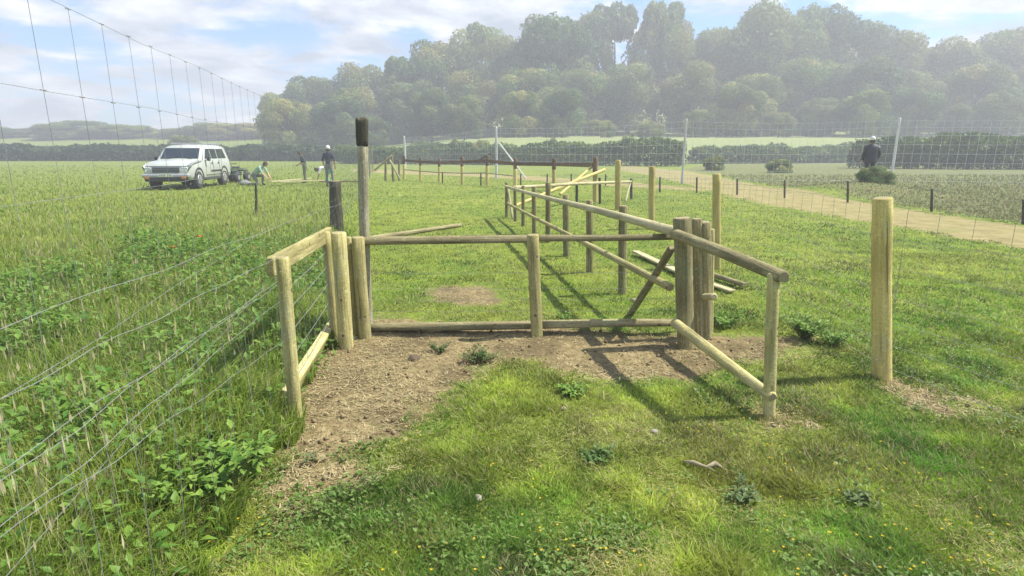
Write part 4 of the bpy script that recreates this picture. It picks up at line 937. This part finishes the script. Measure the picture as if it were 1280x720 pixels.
for i, px in enumerate(range(-60, 372, 32)):
    ty = 157+5*math.sin(px*.035+1)+random.uniform(-4, 3)
    tree(px, ty, 62, 190+random.uniform(-10, 10), i % 4, 'distant round tree on the low wooded skyline at the left', 'distant trees at the left')
tree(228, 168, 60, 125, 2, 'lighter green tree behind the roof of the four by four', GW)
def hedge(pts, hts, dep, n, label, c0=(.04,.08,.02), c1=(.11,.16,.035), name='hedge', cat='hedge', sz=.2, seed=1):
    g = np.random.default_rng(seed); pts = [Vector(p) for p in pts]
    cum = [0]
    for a, b_ in zip(pts[:-1], pts[1:]): cum.append(cum[-1]+(b_-a).length)
    s = g.uniform(0, cum[-1], n); px = np.interp(s, cum, [p.x for p in pts]); py = np.interp(s, cum, [p.y for p in pts]); hh = np.interp(s, cum, hts)
    prof = hh*(.74+.42*fbm(s*.32+seed*7, s*0+seed, seed)+.10*vn(s*1.3, s*0, seed+3)); an = g.uniform(-.15, math.pi+.15, n)
    rad = g.uniform(.72, 1.0, n)*(1+.13*(fbm(s*1.1, an*3, seed+8)-.5)*2)
    off = np.cos(an)*dep*rad; z = np.clip(np.abs(np.sin(an))**.6*prof*rad, .02, None)
    if len(pts) == 2 and (pts[1]-pts[0]).length < 4*dep:
        t = s/cum[-1]*2-1; q = np.sqrt(np.clip(1-t*t*.92, 0, 1)); lump = 1+.5*(vn(s/cum[-1]*5+seed, an*1.6, seed)-.5)+.25*(vn(s/cum[-1]*14, an*5, seed+2)-.5); off *= q*lump; z *= q**.7*lump
    d = (pts[-1]-pts[0]).normalized(); x = px-d.y*off; y = py+d.x*off
    P = np.stack([x, y, H(x, y)+z], -1); ss = g.uniform(.5, 1.2, n)*sz
    nm = g.normal(size=(n, 3)); nm[:, 1] -= .3; nm[:, 2] += .9; nm[:, 0] += .4; nm /= np.linalg.norm(nm, axis=1)[:, None]
    u = np.cross(nm, g.normal(size=(n, 3))); u /= np.linalg.norm(u, axis=1)[:, None]; v = np.cross(nm, u)
    V = np.stack([P-u*ss[:, None], P+v*(ss*.6)[:, None], P+u*ss[:, None], P-v*(ss*.6)[:, None]], 1).reshape(-1, 3)
    tt = np.clip(fbm(s*.5, z*1.2, seed+20)*1.4-.2+g.uniform(-.25, .25, n), 0, 1); c = np.array(c0)*(1-tt[:, None])+np.array(c1)*tt[:, None]
    me = npmesh('foliage', V, np.arange(n*4).reshape(n, 4), np.repeat(c, 4, 0))
    base = pts[0].lerp(pts[-1], .5); e = empty(name, (base.x, base.y, Hs(base.x, base.y)), label, cat)
    o = link('foliage', me, M['leaf']); o.parent = e; o.location = -wloc(e)
    mb = MB(); L = cum[-1]; k = max(3, min(60, int(L/1.5)))
    for i in range(k):
        sx = L*(i+.5)/k; bx, by = np.interp(sx, cum, [p.x for p in pts]), np.interp(sx, cum, [p.y for p in pts]); h0 = np.interp(sx, cum, hts)*.6; zz = Hs(bx, by)
        for q in range(3): mb.tube([(bx, by, zz-.1), (bx+g.uniform(-.3, .3)*dep, by+g.uniform(-.3, .3)*dep, zz+h0)], [.03, .012], 5)
    mb.tube([(np.interp(q, cum, [p.x for p in pts]), np.interp(q, cum, [p.y for p in pts]), Hs(np.interp(q, cum, [p.x for p in pts]), np.interp(q, cum, [p.y for p in pts]))-.08) for q in np.linspace(0, L, k*2)], .06, 5)
    mb.build('stems', M['bark'], e)
    return e
def HP(px, D): p = W(px, 200, D); return (p.x, D, 0)
def HT(py, D): return W(640, py, D).z
hedge([HP(-120, 95), HP(160, 95), HP(330, 95), HP(450, 92)], [HT(184,95), HT(184,95), HT(184,95), HT(183,92)], 2.2, 34000, 'long low dark hedge across the far side of the left field', (.02,.045,.015), (.06,.11,.025), seed=2, sz=.26)
hedge([HP(425, 84), HP(520, 80), HP(600, 77), HP(650, 76), HP(760, 72), HP(856, 68)], [HT(184,84), HT(181,80), HT(178,77), HT(179,76), HT(176,72), HT(175,68)], 2.0, 42000, 'long thick green hedge behind the yellow fence', (.04,.095,.015), (.17,.24,.035), seed=3, sz=.2)
hedge([HP(866, 84), HP(960, 86), HP(1060, 88), HP(1230, 90)], [HT(185,84), HT(182,86), HT(183,88), HT(182,90)], 2.2, 30000, 'ragged hedgerow of small trees behind the right field', (.05,.11,.022), (.18,.25,.05), seed=4, sz=.24)
hedge([HP(1066, 60), HP(1110, 59), HP(1200, 57), HP(1420, 55)], [HT(179,60), HT(171,59), HT(170,57), HT(172,55)], 1.8, 26000, 'tall dark hedge at the right beyond the person in black', (.04,.09,.016), (.15,.21,.035), seed=5, sz=.18)
def bushobj(x, y, w, h, kind, label):
    z0 = Hs(x, y); e = empty('bush', (x, y, z0-h*.42), label, 'bush'); e.scale = (w*1.2, w*1.0, h*1.46); e.rotation_euler.z = random.uniform(0, 6.28)
    for nm, me in (('foliage', TM[kind][0]), ('stems', TM[kind][1])): o = bpy.data.objects.new(nm, me); COL.objects.link(o); o.parent = e
def bush(px, by, ty, w, label, kind):
    b = G(px, by); bushobj(b.x, b.y, w/F*b.y, W(px, ty, b.y).z-Hs(b.x, b.y), kind, label)
bush(892, 213, 196, 28, 'small dark bush on the rough grass left of the pair', 0)
bush(974, 216, 199, 28, 'rounded dark bush in the middle of the right rough grass', 1)
bush(1092, 240, 208, 44, 'low green bush in front of the person in black', 2)
for px, D, zt, w, sd_, lb in ((569, 76, 172.5, 13, 21, 'round dark tree top sticking up from the hedge left of the silver post'), (603, 75.5, 175.5, 26, 22, 'dark ivy bush on the hedge at the silver post'), (690, 73, 174.5, 18, 23, 'dark bush on the hedge above the yellow posts')):
    p = HP(px, D); wd = w/F*D; bushobj(p[0], D+1.4, wd*1.1, HT(zt, D+1.4), sd_ % 4, lb)
# ------------------------------------------------------------------ light, sky, air
SUN = Vector((1.0, .13, math.tan(R(56))*1.01)).normalized(); el = math.asin(SUN.z); az = math.atan2(SUN.x, SUN.y)
sl = bpy.data.lights.new('sun', 'SUN'); so = bpy.data.objects.new('sun', sl); COL.objects.link(so)
sl.energy = 5.0; sl.angle = R(.55); sl.color = (1, .95, .86); so.rotation_euler = (-SUN).to_track_quat('-Z', 'Y').to_euler(); so.location = (20, 5, 60)
wd = bpy.data.worlds.new('World'); S.world = wd; wd.use_nodes = True; nt = wd.node_tree; bg = nt.nodes['Background']
sky = nt.nodes.new('ShaderNodeTexSky'); sky.sky_type = 'NISHITA'; sky.sun_disc = False; sky.sun_elevation = el; sky.sun_rotation = az; sky.air_density = 1.2; sky.dust_density = .6; sky.ozone_density = 1.5
tc = nt.nodes.new('ShaderNodeTexCoord'); sx = nt.nodes.new('ShaderNodeSeparateXYZ'); nt.links.new(tc.outputs['Generated'], sx.inputs[0])
zc = mth(nt, 'ADD', mth(nt, 'MAXIMUM', sx.outputs[2], 0.0), .16); cb = nt.nodes.new('ShaderNodeCombineXYZ')
nt.links.new(mth(nt, 'DIVIDE', sx.outputs[0], zc), cb.inputs[0]); nt.links.new(mth(nt, 'DIVIDE', sx.outputs[1], zc), cb.inputs[1]); cb.inputs[2].default_value = 2.4
cn = noise(nt, cb.outputs[0], 1.7, 9, .56, .2); shade = noise(nt, cb.outputs[0], 2.6, 7, .58, .2)
cov = rng_(nt, cn, .40, .54)
cc = ramp(nt, shade, [(.38, (2.6, 3.1, 3.9)), (.70, (7.3, 7.35, 7.5))])
nt.links.new(mixc(nt, cov, mixc(nt, 1.0, sky.outputs[0], (.50, .78, 1.2), 'MULTIPLY'), cc), bg.inputs['Color']); bg.inputs['Strength'].default_value = .10
bm = MB(); bm.box((0, 200, 20), (860, 460, 44)); hz = bm.build('haze', None, None, (0, 0, 0)); hz.data.materials.clear()
hm = bpy.data.materials.new('haze_air'); hm.use_nodes = True; hn = hm.node_tree; hn.nodes.remove(hn.nodes['Principled BSDF'])
pv = hn.nodes.new('ShaderNodeVolumePrincipled'); pv.inputs['Color'].default_value = (.94,.965,1,1); pv.inputs['Density'].default_value = .0031; pv.inputs['Anisotropy'].default_value = .15
hn.links.new(pv.outputs[0], hn.nodes['Material Output'].inputs['Volume']); hz.data.materials.append(hm); tag(hz, 'pale haze thickening over the far trees', 'haze', kind='stuff')
vs_ = S.view_settings; vs_.view_transform = 'Standard'; vs_.look = 'None'; vs_.gamma = 1; vs_.exposure = .88; vs_.use_curve_mapping = False
S.cycles.max_bounces = 6; S.cycles.volume_bounces = 0; S.cycles.transparent_max_bounces = 8; S.cycles.use_denoising = True
